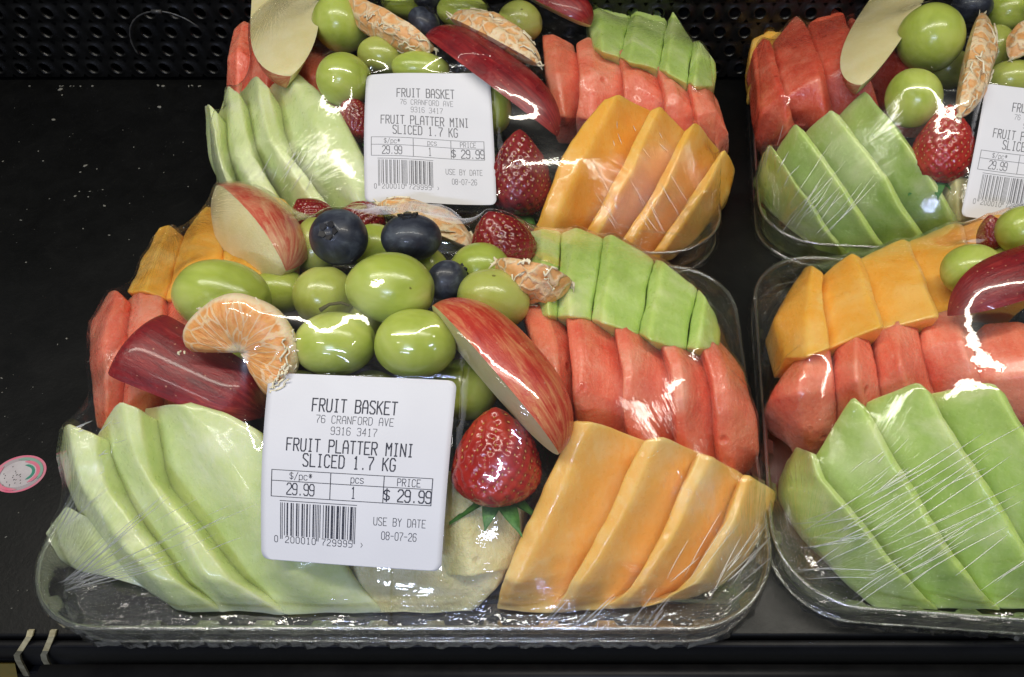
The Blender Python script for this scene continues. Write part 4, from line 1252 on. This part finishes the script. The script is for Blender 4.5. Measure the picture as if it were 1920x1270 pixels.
fan(1, H1, 'cantaloupe', 'cantaloupe_deep', [
    [(297, 427), (262, 490), (236, 545)],
    [(316, 421), (292, 480), (270, 545)],
    [(342, 440), (325, 500), (310, 560)],
    [(385, 387), (355, 470), (345, 560)],
    [(425, 398), (415, 480), (400, 560)],
    [(470, 359), (465, 430), (460, 510)],
    [(535, 372), (530, 430), (530, 510)]],
    ['outer cantaloupe slice at the back left corner of the front pack',
     'cantaloupe slice left of the pale apple slice in the front pack',
     'cantaloupe slice hidden mostly behind the pale apple slice in the front pack'],
    'cantaloupe slices', drop=.006, lift=.002)
fan(1, H1, 'pineapple', 'pineapple', [
    [(630, 1040), (655, 1100), (690, 1150)], [(775, 1035), (785, 1095), (800, 1148)], [(955, 1045), (935, 1100), (890, 1148)]],
    ['wide pale pineapple chunk lying lowest under the front pack price label'], 'pineapple chunks', drop=.004, lift=-.008, cat='pineapple chunk')
fan(1, H1, 'pineapple', 'pineapple', [
    [(780, 890), (780, 980), (800, 1080)], [(868, 880), (866, 990), (884, 1080)], [(982, 930), (974, 1000), (955, 1062)]],
    ['pale pineapple chunk below the big strawberry of the front pack'], 'pineapple chunks', drop=.010, lift=-.003, cat='pineapple chunk')

gl = 'in the front pack'
grape(1, 418, 556, 88, 69, .079, 'largest left grape '+gl+' resting above the open mandarin segment', ang=-10)
grape(1, 608, 556, 56, 58, .070, 'yellowish grape with brown stem '+gl+' left of the biggest one', olive=True, stem=[(600, 582, .092), (618, 571, .0935), (640, 568, .093), (655, 573, .091)])
grape(1, 733, 541, 83, 67, .085, 'biggest shiny grape '+gl+' below two blueberries', ang=-6)
grape(1, 629, 645, 75, 61, .077, 'grape '+gl+' between the open mandarin segment and the price label top edge', ang=8)
grape(1, 781, 645, 76, 66, .080, 'round grape '+gl+' at the tip of the streaked apple slice')
grape(1, 927, 561, 69, 57, .074, 'grape '+gl+' beside the small mandarin piece', ang=-14, olive=True)
grape(1, 901, 505, 58, 50, .066, 'half hidden grape '+gl+' under the dark strawberry')
grape(1, 592, 462, 38, 56, .062, 'grape '+gl+' left of and behind the crowned blueberry', olive=True)
grape(1, 703, 462, 45, 42, .062, 'grape '+gl+' showing between two blueberries')
grape(1, 524, 545, 52, 42, .058, 'shaded grape '+gl+' behind the largest left grape')
grape(1, 795, 500, 45, 38, .062, 'grape '+gl+' half hidden under the second blueberry')
grape(1, 872, 730, 62, 58, .052, 'dark shaded grape '+gl+' between the label and the streaked apple slice')
grape(1, 434, 690, 44, 48, .052, 'olive grape '+gl+' showing through the notch of the mandarin segment', olive=True)
grape(1, 690, 610, 48, 46, .056, 'shaded grape '+gl+' down in the gap between four larger grapes')
grape(1, 560, 740, 48, 46, .048, 'grape '+gl+' mostly covered by the upper left label corner')
grape(1, 700, 740, 48, 46, .050, 'grape '+gl+' mostly covered by the middle of the label top edge')
blueberry(1, 636, 445, 53, 52, .084, IB*.95-IR*.05+IU*.10, 'blueberry with its crown facing out, left of two in the front pack')
blueberry(1, 771, 446, 56, 46, .082, IU*.82+IB*.45, 'blueberry with its crown turned up, right of the crowned one in the front pack')
blueberry(1, 838, 526, 35, 42, .078, IR*.5+IU*.4-IB*.3, 'small blueberry squeezed beside the biggest grape in the front pack')
apple(1, P(412, 384, .062), P(536, 508, .070), outv(.72, .70, 8), .0225, 52, .78, 'skin_pale', 'pale apple slice with pink streaked skin at the back left of the front pack', flat=.15, power=2.6)
apple(1, P(256, 655, .068), P(486, 762, .058), outv(.42, .90, 62), .0265, 36, -.22, 'skin_dark', 'dark red apple slice lying skin out above the honeydew in the front pack', power=10, flat=.05, sunk=.0140, taper=.16)
apple(1, P(812, 580, .083), P(1048, 852, .060), outv(.75, .66, 28), .0230, 48, .22, 'skin_streak', 'long red and yellow streaked apple slice crossing the middle of the front pack', power=2.6)
half_moon(1, 450, 662, .081, 178, -62, .0250, .0002, .0150, 'open mandarin segment fanned like a half moon in the front pack', math.radians(8))
segment(1, P(930, 490, .082), P(1072, 530, .072), outv(.1, -1, 40), .0150, 60, .15, 'small torn mandarin piece beside the watermelon in the front pack', strings=16, seed=2)
segment(1, P(712, 388, .056), P(885, 465, .060), outv(.5, .85, 40), .0120, 60, .3, 'pithy mandarin segment at the back behind the blueberries in the front pack', mat='pithy_white', strings=12, seed=3)
strawberry(1, 931, 852, 84, 93, .054, IU*.93+IB*.22+IR*.02, 'big red strawberry with its tip up beside the front pack price label')
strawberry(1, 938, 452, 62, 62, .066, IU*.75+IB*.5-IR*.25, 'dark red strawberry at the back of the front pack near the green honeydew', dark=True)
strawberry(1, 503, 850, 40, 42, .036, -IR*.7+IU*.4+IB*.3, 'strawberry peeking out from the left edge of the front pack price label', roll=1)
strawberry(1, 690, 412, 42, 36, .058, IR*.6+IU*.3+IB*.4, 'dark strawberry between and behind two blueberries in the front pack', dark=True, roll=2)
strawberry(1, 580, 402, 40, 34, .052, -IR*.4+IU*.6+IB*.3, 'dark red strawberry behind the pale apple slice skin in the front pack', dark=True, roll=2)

# ================================================================== back left pack
fan(3, H3, 'honeydew', 'honeydew', [
    [(382, 200), (386, 260), (396, 315), (428, 378), (455, 420)],
    [(391, 196), (404, 255), (416, 315), (450, 385), (475, 425)],
    [(409, 212), (422, 306), (455, 369), (500, 425)],
    [(426, 159), (441, 290), (482, 370), (520, 430)],
    [(449, 173), (471, 284), (518, 362), (560, 430)],
    [(480, 140), (499, 246), (550, 330), (595, 400), (610, 432)],
    [(505, 165), (531, 274), (572, 325), (612, 385), (640, 432)],
    [(541, 132), (586, 233), (642, 330), (672, 385), (690, 432)],
    [(566, 140), (640, 212), (690, 310), (715, 390), (735, 436)]],
    ['narrow honeydew slice at the far left of the back left pack',
     'second honeydew slice in from the left side of the back left pack',
     'honeydew slice with pointed top below the pale apple in the back left pack',
     'broadest honeydew slice in the back left pack, left of its price label'],
    'honeydew slices', drop=.019, low='L')
fan(3, H3, 'watermelon', 'watermelon', [
    [(432, 60), (424, 115), (424, 175)], [(457, 32), (446, 95), (444, 180)], [(478, 50), (470, 110), (468, 190)],
    [(505, 2), (500, 90), (496, 190)], [(535, 30), (535, 110), (538, 190)],
    [(575, 60), (580, 130), (590, 200)], [(628, 80), (640, 140), (650, 205)]],
    ['watermelon slice standing at the left side of the back left pack',
     'watermelon slice behind the big pale apple slice in the back left pack',
     'watermelon slice under the pale apple next to the grapes in the back left pack'],
    'watermelon slices', drop=.008, sink=(.026, .004))
fan(3, H3, 'cantaloupe', 'cantaloupe_deep', [
    [(1130, 188), (1060, 275), (1014, 400), (995, 440)],
    [(1160, 176), (1092, 300), (1045, 410), (1028, 448)],
    [(1218, 207), (1163, 315), (1108, 417), (1088, 460)],
    [(1237, 199), (1184, 323), (1131, 425), (1110, 462)],
    [(1284, 246), (1235, 336), (1171, 442), (1150, 474)],
    [(1304, 227), (1254, 340), (1193, 446), (1172, 478)],
    [(1350, 285), (1297, 366), (1227, 472), (1205, 490)],
    [(1358, 281), (1320, 361), (1248, 472), (1232, 492)],
    [(1379, 316), (1366, 372), (1312, 442), (1262, 488)]],
    ['widest bright orange cantaloupe slice beside the strawberry in the back left pack',
     'bright orange cantaloupe slice next to the widest one in the back left pack',
     'bright orange cantaloupe slice just inside the end one in the back left pack',
     'end cantaloupe slice at the right corner of the back left pack'],
    'cantaloupe slices', drop=.016, low='R')
fan(3, H3, 'watermelon', 'watermelon', [
    [(1012, 66), (1022, 130), (1040, 220)], [(1032, 60), (1045, 130), (1060, 220)], [(1076, 82), (1088, 145), (1080, 220)],
    [(1094, 57), (1114, 138), (1110, 225)], [(1156, 96), (1171, 157), (1165, 235)],
    [(1176, 76), (1196, 140), (1195, 240)], [(1231, 123), (1248, 187), (1240, 260)],
    [(1241, 115), (1272, 182), (1275, 270)], [(1286, 152), (1309, 221), (1312, 290)],
    [(1316, 144), (1342, 205), (1345, 290)], [(1334, 160), (1368, 248), (1366, 284)]],
    ['watermelon slice beside the dark apple slice in the back left pack',
     'watermelon slice with a small hollow above the back left pack cantaloupe',
     'middle watermelon slice of the row above the back left pack cantaloupe',
     'watermelon slice just inside the end one of the back left pack row',
     'end watermelon slice at the right side of the back left pack'],
    'watermelon slices', drop=.010, lift=-.001, sink=(.022, .004), low='R')
fan(3, H3, 'honeydew', 'honeydew_green', [
    [(1078, -30), (1098, 30), (1112, 90)], [(1112, -38), (1125, 20), (1130, 95)], [(1192, -5), (1178, 45), (1162, 105)],
    [(1202, -20), (1192, 40), (1178, 115)], [(1252, 40), (1244, 80), (1234, 130)],
    [(1262, 22), (1256, 70), (1250, 135)], [(1301, 78), (1296, 110), (1289, 155)],
    [(1312, 78), (1308, 115), (1302, 160)], [(1342, 118), (1344, 138), (1338, 162)]],
    ['green honeydew slice touching the dark apple at the top of the back left pack',
     'green honeydew slice in the middle of the back left pack top corner',
     'green honeydew slice next to the end one of the back left pack top corner',
     'small end honeydew slice at the back right corner of the back left pack'],
    'honeydew slices', drop=.007, lift=.003)
gl = 'in the back left pack'
grape(3, 640, 44, 51, 53, .078, 'grape '+gl+' touching the pale apple slice')
grape(3, 646, 151, 50, 50, .074, 'grape '+gl+' just left of the price label top corner')
grape(3, 716, 105, 44, 36, .070, 'grape '+gl+' under the first pithy mandarin segment', olive=True)
grape(3, 790, 130, 54, 32, .070, 'grape '+gl+' rising just above the price label top edge')
grape(3, 765, 2, 50, 34, .066, 'grape '+gl+' behind the left mandarin segment at the picture top')
grape(3, 868, 22, 48, 32, .066, 'grape '+gl+' behind the blueberry and dark apple slice')
grape(3, 975, 42, 42, 38, .068, 'grape '+gl+' behind the right mandarin segment', olive=True)
grape(3, 925, 205, 34, 46, .058, 'grape '+gl+' just right of the price label below the dark apple')
grape(3, 700, 20, 36, 30, .052, 'shaded grape '+gl+' deep between the left mandarin and its neighbour')
blueberry(3, 795, 42, 32, 27, .082, IU*.6+IR*.5+IB*.4, 'blueberry between the two mandarin segments of the back left pack')
blueberry(3, 800, -6, 26, 22, .074, IU*.6+IB*.6, 'blueberry cut by the top edge of the photo in the back left pack')
apple(3, P(540, -80, .066), P(545, 143, .074), outv(-1, -.1, -28), .0250, 34, 1.05, 'skin_pale', 'large cream coloured apple slice showing only flesh in the back left pack', flat=.08, power=3.6)
apple(3, P(806, 52, .086), P(1052, 236, .064), outv(.6, .8, 62), .0240, 38, -.1, 'skin_dark', 'long dark red apple slice lying above the price label of the back left pack', power=3.0, sunk=.011)
apple(3, P(968, -22, .074), P(1108, 48, .066), outv(.4, .9, 62), .0165, 54, .3, 'skin_dark', 'dark red apple slice at the top edge beside the back left pack honeydew', power=3.4)
segment(3, P(652, 4, .088), P(815, 92, .080), outv(-.3, -.9, 55), .0130, 60, .4, 'pithy mandarin segment left of the blueberry in the back left pack', strings=14, seed=5)
segment(3, P(848, 38, .084), P(1010, 122, .078), outv(.5, .8, 40), .0150, 62, .3, 'pithy mandarin segment right behind the long dark apple in the back left pack', mat='pithy_white', strings=14, seed=6)
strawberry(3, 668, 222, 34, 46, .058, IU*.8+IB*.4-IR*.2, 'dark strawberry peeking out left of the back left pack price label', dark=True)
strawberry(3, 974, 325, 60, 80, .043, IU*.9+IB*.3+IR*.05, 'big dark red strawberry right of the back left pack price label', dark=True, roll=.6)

# ================================================================== front right pack
fan(2, H2, 'cantaloupe', 'cantaloupe_deep', [
    [(1506, 503), (1450, 598), (1470, 670)], [(1522, 498), (1512, 590), (1515, 670)], [(1546, 512), (1545, 560), (1560, 650)],
    [(1598, 474), (1622, 540), (1648, 614)], [(1616, 486), (1636, 545), (1658, 614)],
    [(1692, 446), (1722, 510), (1754, 592)], [(1706, 453), (1733, 520), (1764, 594)],
    [(1792, 416), (1815, 470), (1840, 560)], [(1806, 422), (1826, 480), (1855, 560)],
    [(1870, 400), (1890, 470), (1910, 560)], [(1900, 410), (1920, 480), (1940, 560)]],
    ['outer cantaloupe slice at the back left corner of the front right pack',
     'cantaloupe slice with a glossy fold at its tip in the front right pack',
     'broad flat cantaloupe slice in the middle of the front right pack row',
     'cantaloupe slice touching the grape in the front right pack',
     'cantaloupe slice hidden beneath the grapes of the front right pack'],
    'cantaloupe slices', drop=.010, lift=0, low='L')
fan(2, H2, 'watermelon', 'watermelon', [
    [(1484, 676), (1443, 738), (1462, 796), (1490, 860)], [(1526, 642), (1494, 725), (1505, 800), (1520, 870)], [(1562, 636), (1566, 710), (1575, 800), (1585, 860)],
    [(1608, 604), (1606, 700), (1625, 790), (1640, 850)], [(1632, 620), (1648, 700), (1660, 790), (1670, 850)],
    [(1692, 577), (1684, 680), (1720, 780), (1740, 840)], [(1730, 598), (1724, 643), (1760, 750), (1785, 830)],
    [(1790, 568), (1808, 650), (1832, 750), (1850, 830)], [(1832, 608), (1836, 700), (1860, 790), (1870, 850)],
    [(1912, 598), (1930, 690), (1945, 790), (1950, 850)], [(1965, 620), (1985, 720), (2000, 800), (2010, 850)]],
    ['outermost watermelon slice at the left side of the front right pack',
     'watermelon slice under the looping highlight in the front right pack',
     'watermelon slice in the middle of the front right pack row',
     'watermelon slice just below the dark apple slice of the front right pack',
     'watermelon slice cut by the right edge of the photo'],
    'watermelon slices', drop=.010, lift=-.004, sink=(.040, .016))
fan(2, H2, 'honeydew', 'honeydew_green', [
    [(1492, 838), (1471, 905), (1512, 996), (1575, 1085), (1640, 1142)],
    [(1519, 846), (1536, 900), (1612, 984), (1690, 1082), (1735, 1138)],
    [(1532, 852), (1552, 900), (1628, 990), (1705, 1088), (1760, 1142)],
    [(1600, 742), (1655, 840), (1755, 1005), (1810, 1084), (1856, 1138)],
    [(1622, 758), (1668, 840), (1770, 1008), (1826, 1088), (1880, 1142)],
    [(1722, 717), (1780, 812), (1880, 972), (1950, 1084), (1986, 1138)],
    [(1744, 738), (1796, 820), (1896, 978), (1966, 1088), (2010, 1142)],
    [(1860, 717), (1915, 812), (2010, 972), (2085, 1084), (2120, 1138)],
    [(1886, 738), (1930, 820), (2026, 978), (2100, 1088), (2150, 1142)]],
    ['thin pale edged honeydew slice at the left of the front right pack',
     'wide green honeydew slice whose tip meets the watermelon in the front right pack',
     'wide green honeydew slice with the tallest tip in the front right pack',
     'green honeydew slice running off the right edge of the photo'],
    'honeydew slices', drop=.017, low='L')
gl = 'in the front right pack'
grape(2, 1824, 508, 60, 50, .074, 'grape '+gl+' beside the cantaloupe above the dark apple slice')
grape(2, 1915, 432, 46, 46, .078, 'grape '+gl+' at the right edge touching the small dark strawberry')
grape(2, 1990, 490, 50, 46, .070, 'grape '+gl+' beyond the right edge of the photo')
grape(2, 1890, 500, 46, 42, .058, 'shaded grape '+gl+' behind the dark apple slice')
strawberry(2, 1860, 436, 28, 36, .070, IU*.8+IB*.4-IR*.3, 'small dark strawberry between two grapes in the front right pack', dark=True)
apple(2, P(1786, 572, .076), P(2030, 486, .080), outv(-.3, .95, 60), .0225, 36, -.1, 'skin_dark', 'dark red apple slice at the right edge of the photo in the front right pack', power=3.2, sunk=.010)

# ================================================================== back right pack
fan(4, H4, 'cantaloupe', 'cantaloupe_deep', [
    [(1412, 60), (1406, 100), (1410, 150)], [(1445, 0), (1440, 70), (1445, 150)], [(1480, -20), (1485, 60), (1500, 130)],
    [(1520, -45), (1530, 30), (1545, 100)], [(1570, -50), (1580, 20), (1590, 80)]],
    ['cantaloupe slice at the upper left of the back right pack',
     'cantaloupe slice behind the watermelon tips of the back right pack'],
    'cantaloupe slices', drop=.006, lift=-.014)
fan(4, H4, 'watermelon', 'watermelon_deep', [
    [(1406, 104), (1424, 205), (1444, 268)], [(1434, 62), (1462, 172), (1480, 255)], [(1449, 76), (1474, 180), (1494, 240)],
    [(1498, 15), (1535, 135), (1552, 235)], [(1514, 46), (1546, 130), (1566, 220)],
    [(1562, 2), (1602, 100), (1622, 195)], [(1588, 28), (1620, 110), (1650, 200)],
    [(1650, 60), (1680, 110), (1700, 200)], [(1715, 100), (1740, 150), (1750, 210)]],
    ['watermelon slice at the outer left side of the back right pack',
     'watermelon slice with a tall dark tip in the back right pack',
     'watermelon slice touching the pale apple slice of the back right pack',
     'watermelon slice under the grapes of the back right pack'],
    'watermelon slices', drop=.010, sink=(.024, .002), low='L')
fan(4, H4, 'honeydew', 'honeydew_green', [
    [(1424, 303), (1450, 362), (1487, 415), (1530, 470)], [(1442, 269), (1508, 368), (1555, 445), (1580, 480)], [(1455, 285), (1520, 377), (1568, 450), (1600, 482)],
    [(1489, 230), (1580, 356), (1635, 445), (1656, 480)], [(1511, 246), (1592, 360), (1650, 450), (1675, 480)],
    [(1557, 204), (1646, 319), (1705, 420), (1730, 462)], [(1574, 213), (1662, 330), (1720, 425), (1748, 462)],
    [(1621, 167), (1693, 262), (1770, 380), (1800, 445)], [(1683, 240), (1742, 322), (1790, 400), (1820, 445)]],
    ['outermost green honeydew slice at the left of the back right pack',
     'second green honeydew slice under the film glare in the back right pack',
     'green honeydew slice third from the left side in the back right pack',
     'widest green honeydew slice beside the strawberry in the back right pack'],
    'honeydew slices', drop=.017, low='L')
fan(4, H4, 'pineapple', 'pineapple', [
    [(1774, 335), (1776, 370), (1785, 415)], [(1790, 330), (1795, 370), (1800, 415)], [(1830, 340), (1832, 370), (1840, 420)]],
    ['pineapple chunk beside the bottom left corner of the back right price label'], 'pineapple chunks', drop=.005, lift=.0, cat='pineapple chunk')
gl = 'in the back right pack'
grape(4, 1745, 72, 61, 62, .082, 'large round grape '+gl+' overlapping the pale apple slice')
grape(4, 1713, 185, 52, 55, .074, 'grape '+gl+' directly left of the strawberry')
grape(4, 1888, 22, 42, 42, .076, 'grape '+gl+' at the top edge beside the blueberry')
grape(4, 1868, 92, 34, 44, .066, 'grape '+gl+' showing between the two mandarin segments', olive=True)
grape(4, 1898, 150, 48, 36, .066, 'grape '+gl+' just above the right price label', olive=True)
grape(4, 1780, 130, 40, 36, .054, 'shaded grape '+gl+' below the large round grape', olive=True)
blueberry(4, 1822, 12, 38, 30, .082, IU*.8+IB*.4, 'blueberry at the top edge of the photo in the back right pack')
apple(4, P(1745, -75, .072), P(1614, 160, .074), outv(-.85, -.5, -30), .0280, 32, .62, 'skin_pale', 'cream coloured apple slice with a pointed lower end in the back right pack', flat=.08, power=2.4)
segment(4, P(1838, 32, .088), P(1797, 218, .078), outv(.9, -.2, 62), .0135, 62, .4, 'upright pithy mandarin segment above the strawberry in the back right pack', mat='pithy_white', strings=18, seed=8)
segment(4, P(1950, 50, .082), P(1895, 112, .078), outv(-.8, -.3, 50), .0120, 60, .4, 'mandarin segment cut by the right edge in the back right pack', mat='pithy_white', strings=10, seed=9)
strawberry(4, 1770, 271, 57, 72, .060, IU*.9+IB*.35, 'bright red strawberry left of the price label in the back right pack', roll=1.2)

# ================================================================== trays, labels, film
XC, = (-.0900,)
TR = {1: (-.0900, .1030, 0), 3: (-.0915, .3220, 0)}
def tr_from_corner(x, y, rot):
    c = Vector((x, y, 0)) + Matrix.Rotation(rot, 3, 'Z') @ Vector((W_/2, D_/2, 0)); return (c.x, c.y, rot)
TR[2] = tr_from_corner(.0685, .0105, math.radians(-4.0))
TR[4] = tr_from_corner(.0900, .2290, math.radians(-4.5))
names = {1: 'clear plastic tray of the large front pack', 2: 'clear plastic tray of the front right pack',
         3: 'clear plastic tray of the back left pack', 4: 'clear plastic tray of the back right pack'}
for k, v in TR.items(): make_tray(k, *v, names[k])
f1 = bilin(P(490, 1048, .0375), P(827, 1072, .0345), P(504, 699, .0770), P(857, 714, .0775), lambda u, v: .0030*math.sin(math.pi*v)*(1-.3*u)+.0012*math.sin(math.pi*u)-.0012*math.sin(2.2*u+3*v)*0)
f3 = bilin(P(684, 379, .0450), P(931, 384, .0440), P(687, 141, .0780), P(918, 134, .0800), lambda u, v: .0030*math.sin(math.pi*v)-.0055*u*math.sin(math.pi*v)+.0010*math.sin(6*u))
f4 = bilin(P(1801, 405, .0480), P(2040, 430, .0480), P(1849, 156, .0830), P(2080, 175, .0830), lambda u, v: .0020*math.sin(math.pi*v)-.0020*math.sin(math.pi*u))
make_label(f1, 'sharp bluish white price label on the front pack between the grapes and the tray edge')
make_label(f3, 'slightly curled price label with a raised corner on the back left pack', ink='ink_faded', thin=1.0)
make_label(f4, 'price label cut by the right edge of the photo on the back right pack', ink='ink_faded', thin=1.0)
fl = {1: 'clear wrap stretched over the large front pack with gathered corners', 2: 'clear wrap with long diagonal pleats over the front right pack',
      3: 'clear wrap over the back left pack with a bright fold across', 4: 'clear wrap over the back right pack with glare on the honeydew'}
FN = {1: [(0, 0, 0, 0, f1)], 3: [(0, 0, 0, 0, f3)], 4: [(0, 0, 0, 0, f4)], 2: []}
for k, v in TR.items(): make_film(k, *v, fl[k], FN[k], seed=k*5)

rg = random.Random(4)
def bundle(cx, cy, ang, spread, n, l0, l1, start, wd, jx=10, jy=10):
    out = []
    for _ in range(n):
        a = math.radians(ang+rg.uniform(-spread, spread)); s = rg.uniform(0, start); L = rg.uniform(l0, l1)
        x, y = cx+rg.uniform(-jx, jx)+math.cos(a)*s, cy+rg.uniform(-jy, jy)-math.sin(a)*s
        out.append((x, y, x+math.cos(a)*L, y-math.sin(a)*L, wd*rg.uniform(.5, 1.2)))
    return out
S1 = bundle(105, 1105, 27, 16, 26, 60, 230, 110, .14) + bundle(100, 1010, 52, 12, 12, 30, 110, 60, .10) + bundle(260, 1040, 25, 6, 10, 40, 130, 140, .12, 30, 40)
S1 += bundle(1300, 1120, 52, 14, 18, 40, 150, 60, .12, 60, 30) + bundle(1120, 1185, 48, 6, 12, 30, 90, 40, .10, 120, 10) + bundle(150, 840, 30, 25, 8, 12, 40, 30, .15, 40, 60)
S2 = bundle(1560, 1060, 30, 6, 28, 60, 330, 200, .13, 90, 70) + bundle(1600, 920, 40, 8, 9, 20, 90, 60, .12, 60, 50) + bundle(1490, 1040, 8, 10, 12, 60, 170, 20, .10, 20, 60) + bundle(1700, 1140, 34, 5, 13, 60, 260, 150, .12, 150, 20)
S3 = bundle(530, 340, 60, 12, 14, 14, 50, 20, .14, 45, 30) + bundle(1230, 430, 118, 10, 14, 30, 90, 30, .13, 70, 40) + bundle(1180, 275, 120, 30, 7, 10, 30, 20, .14, 100, 30)
S4 = bundle(1500, 430, 50, 8, 18, 40, 160, 40, .13, 50, 40) + bundle(1450, 330, 60, 20, 6, 20, 50, 10, .15, 20, 60)
for k, s in ((1, S1), (2, S2), (3, S3), (4, S4)): creases(k, s, k)
print('objects', len(bpy.data.objects), 'tris', sum(len(o.data.polygons) for o in bpy.data.objects if o.type == 'MESH'))
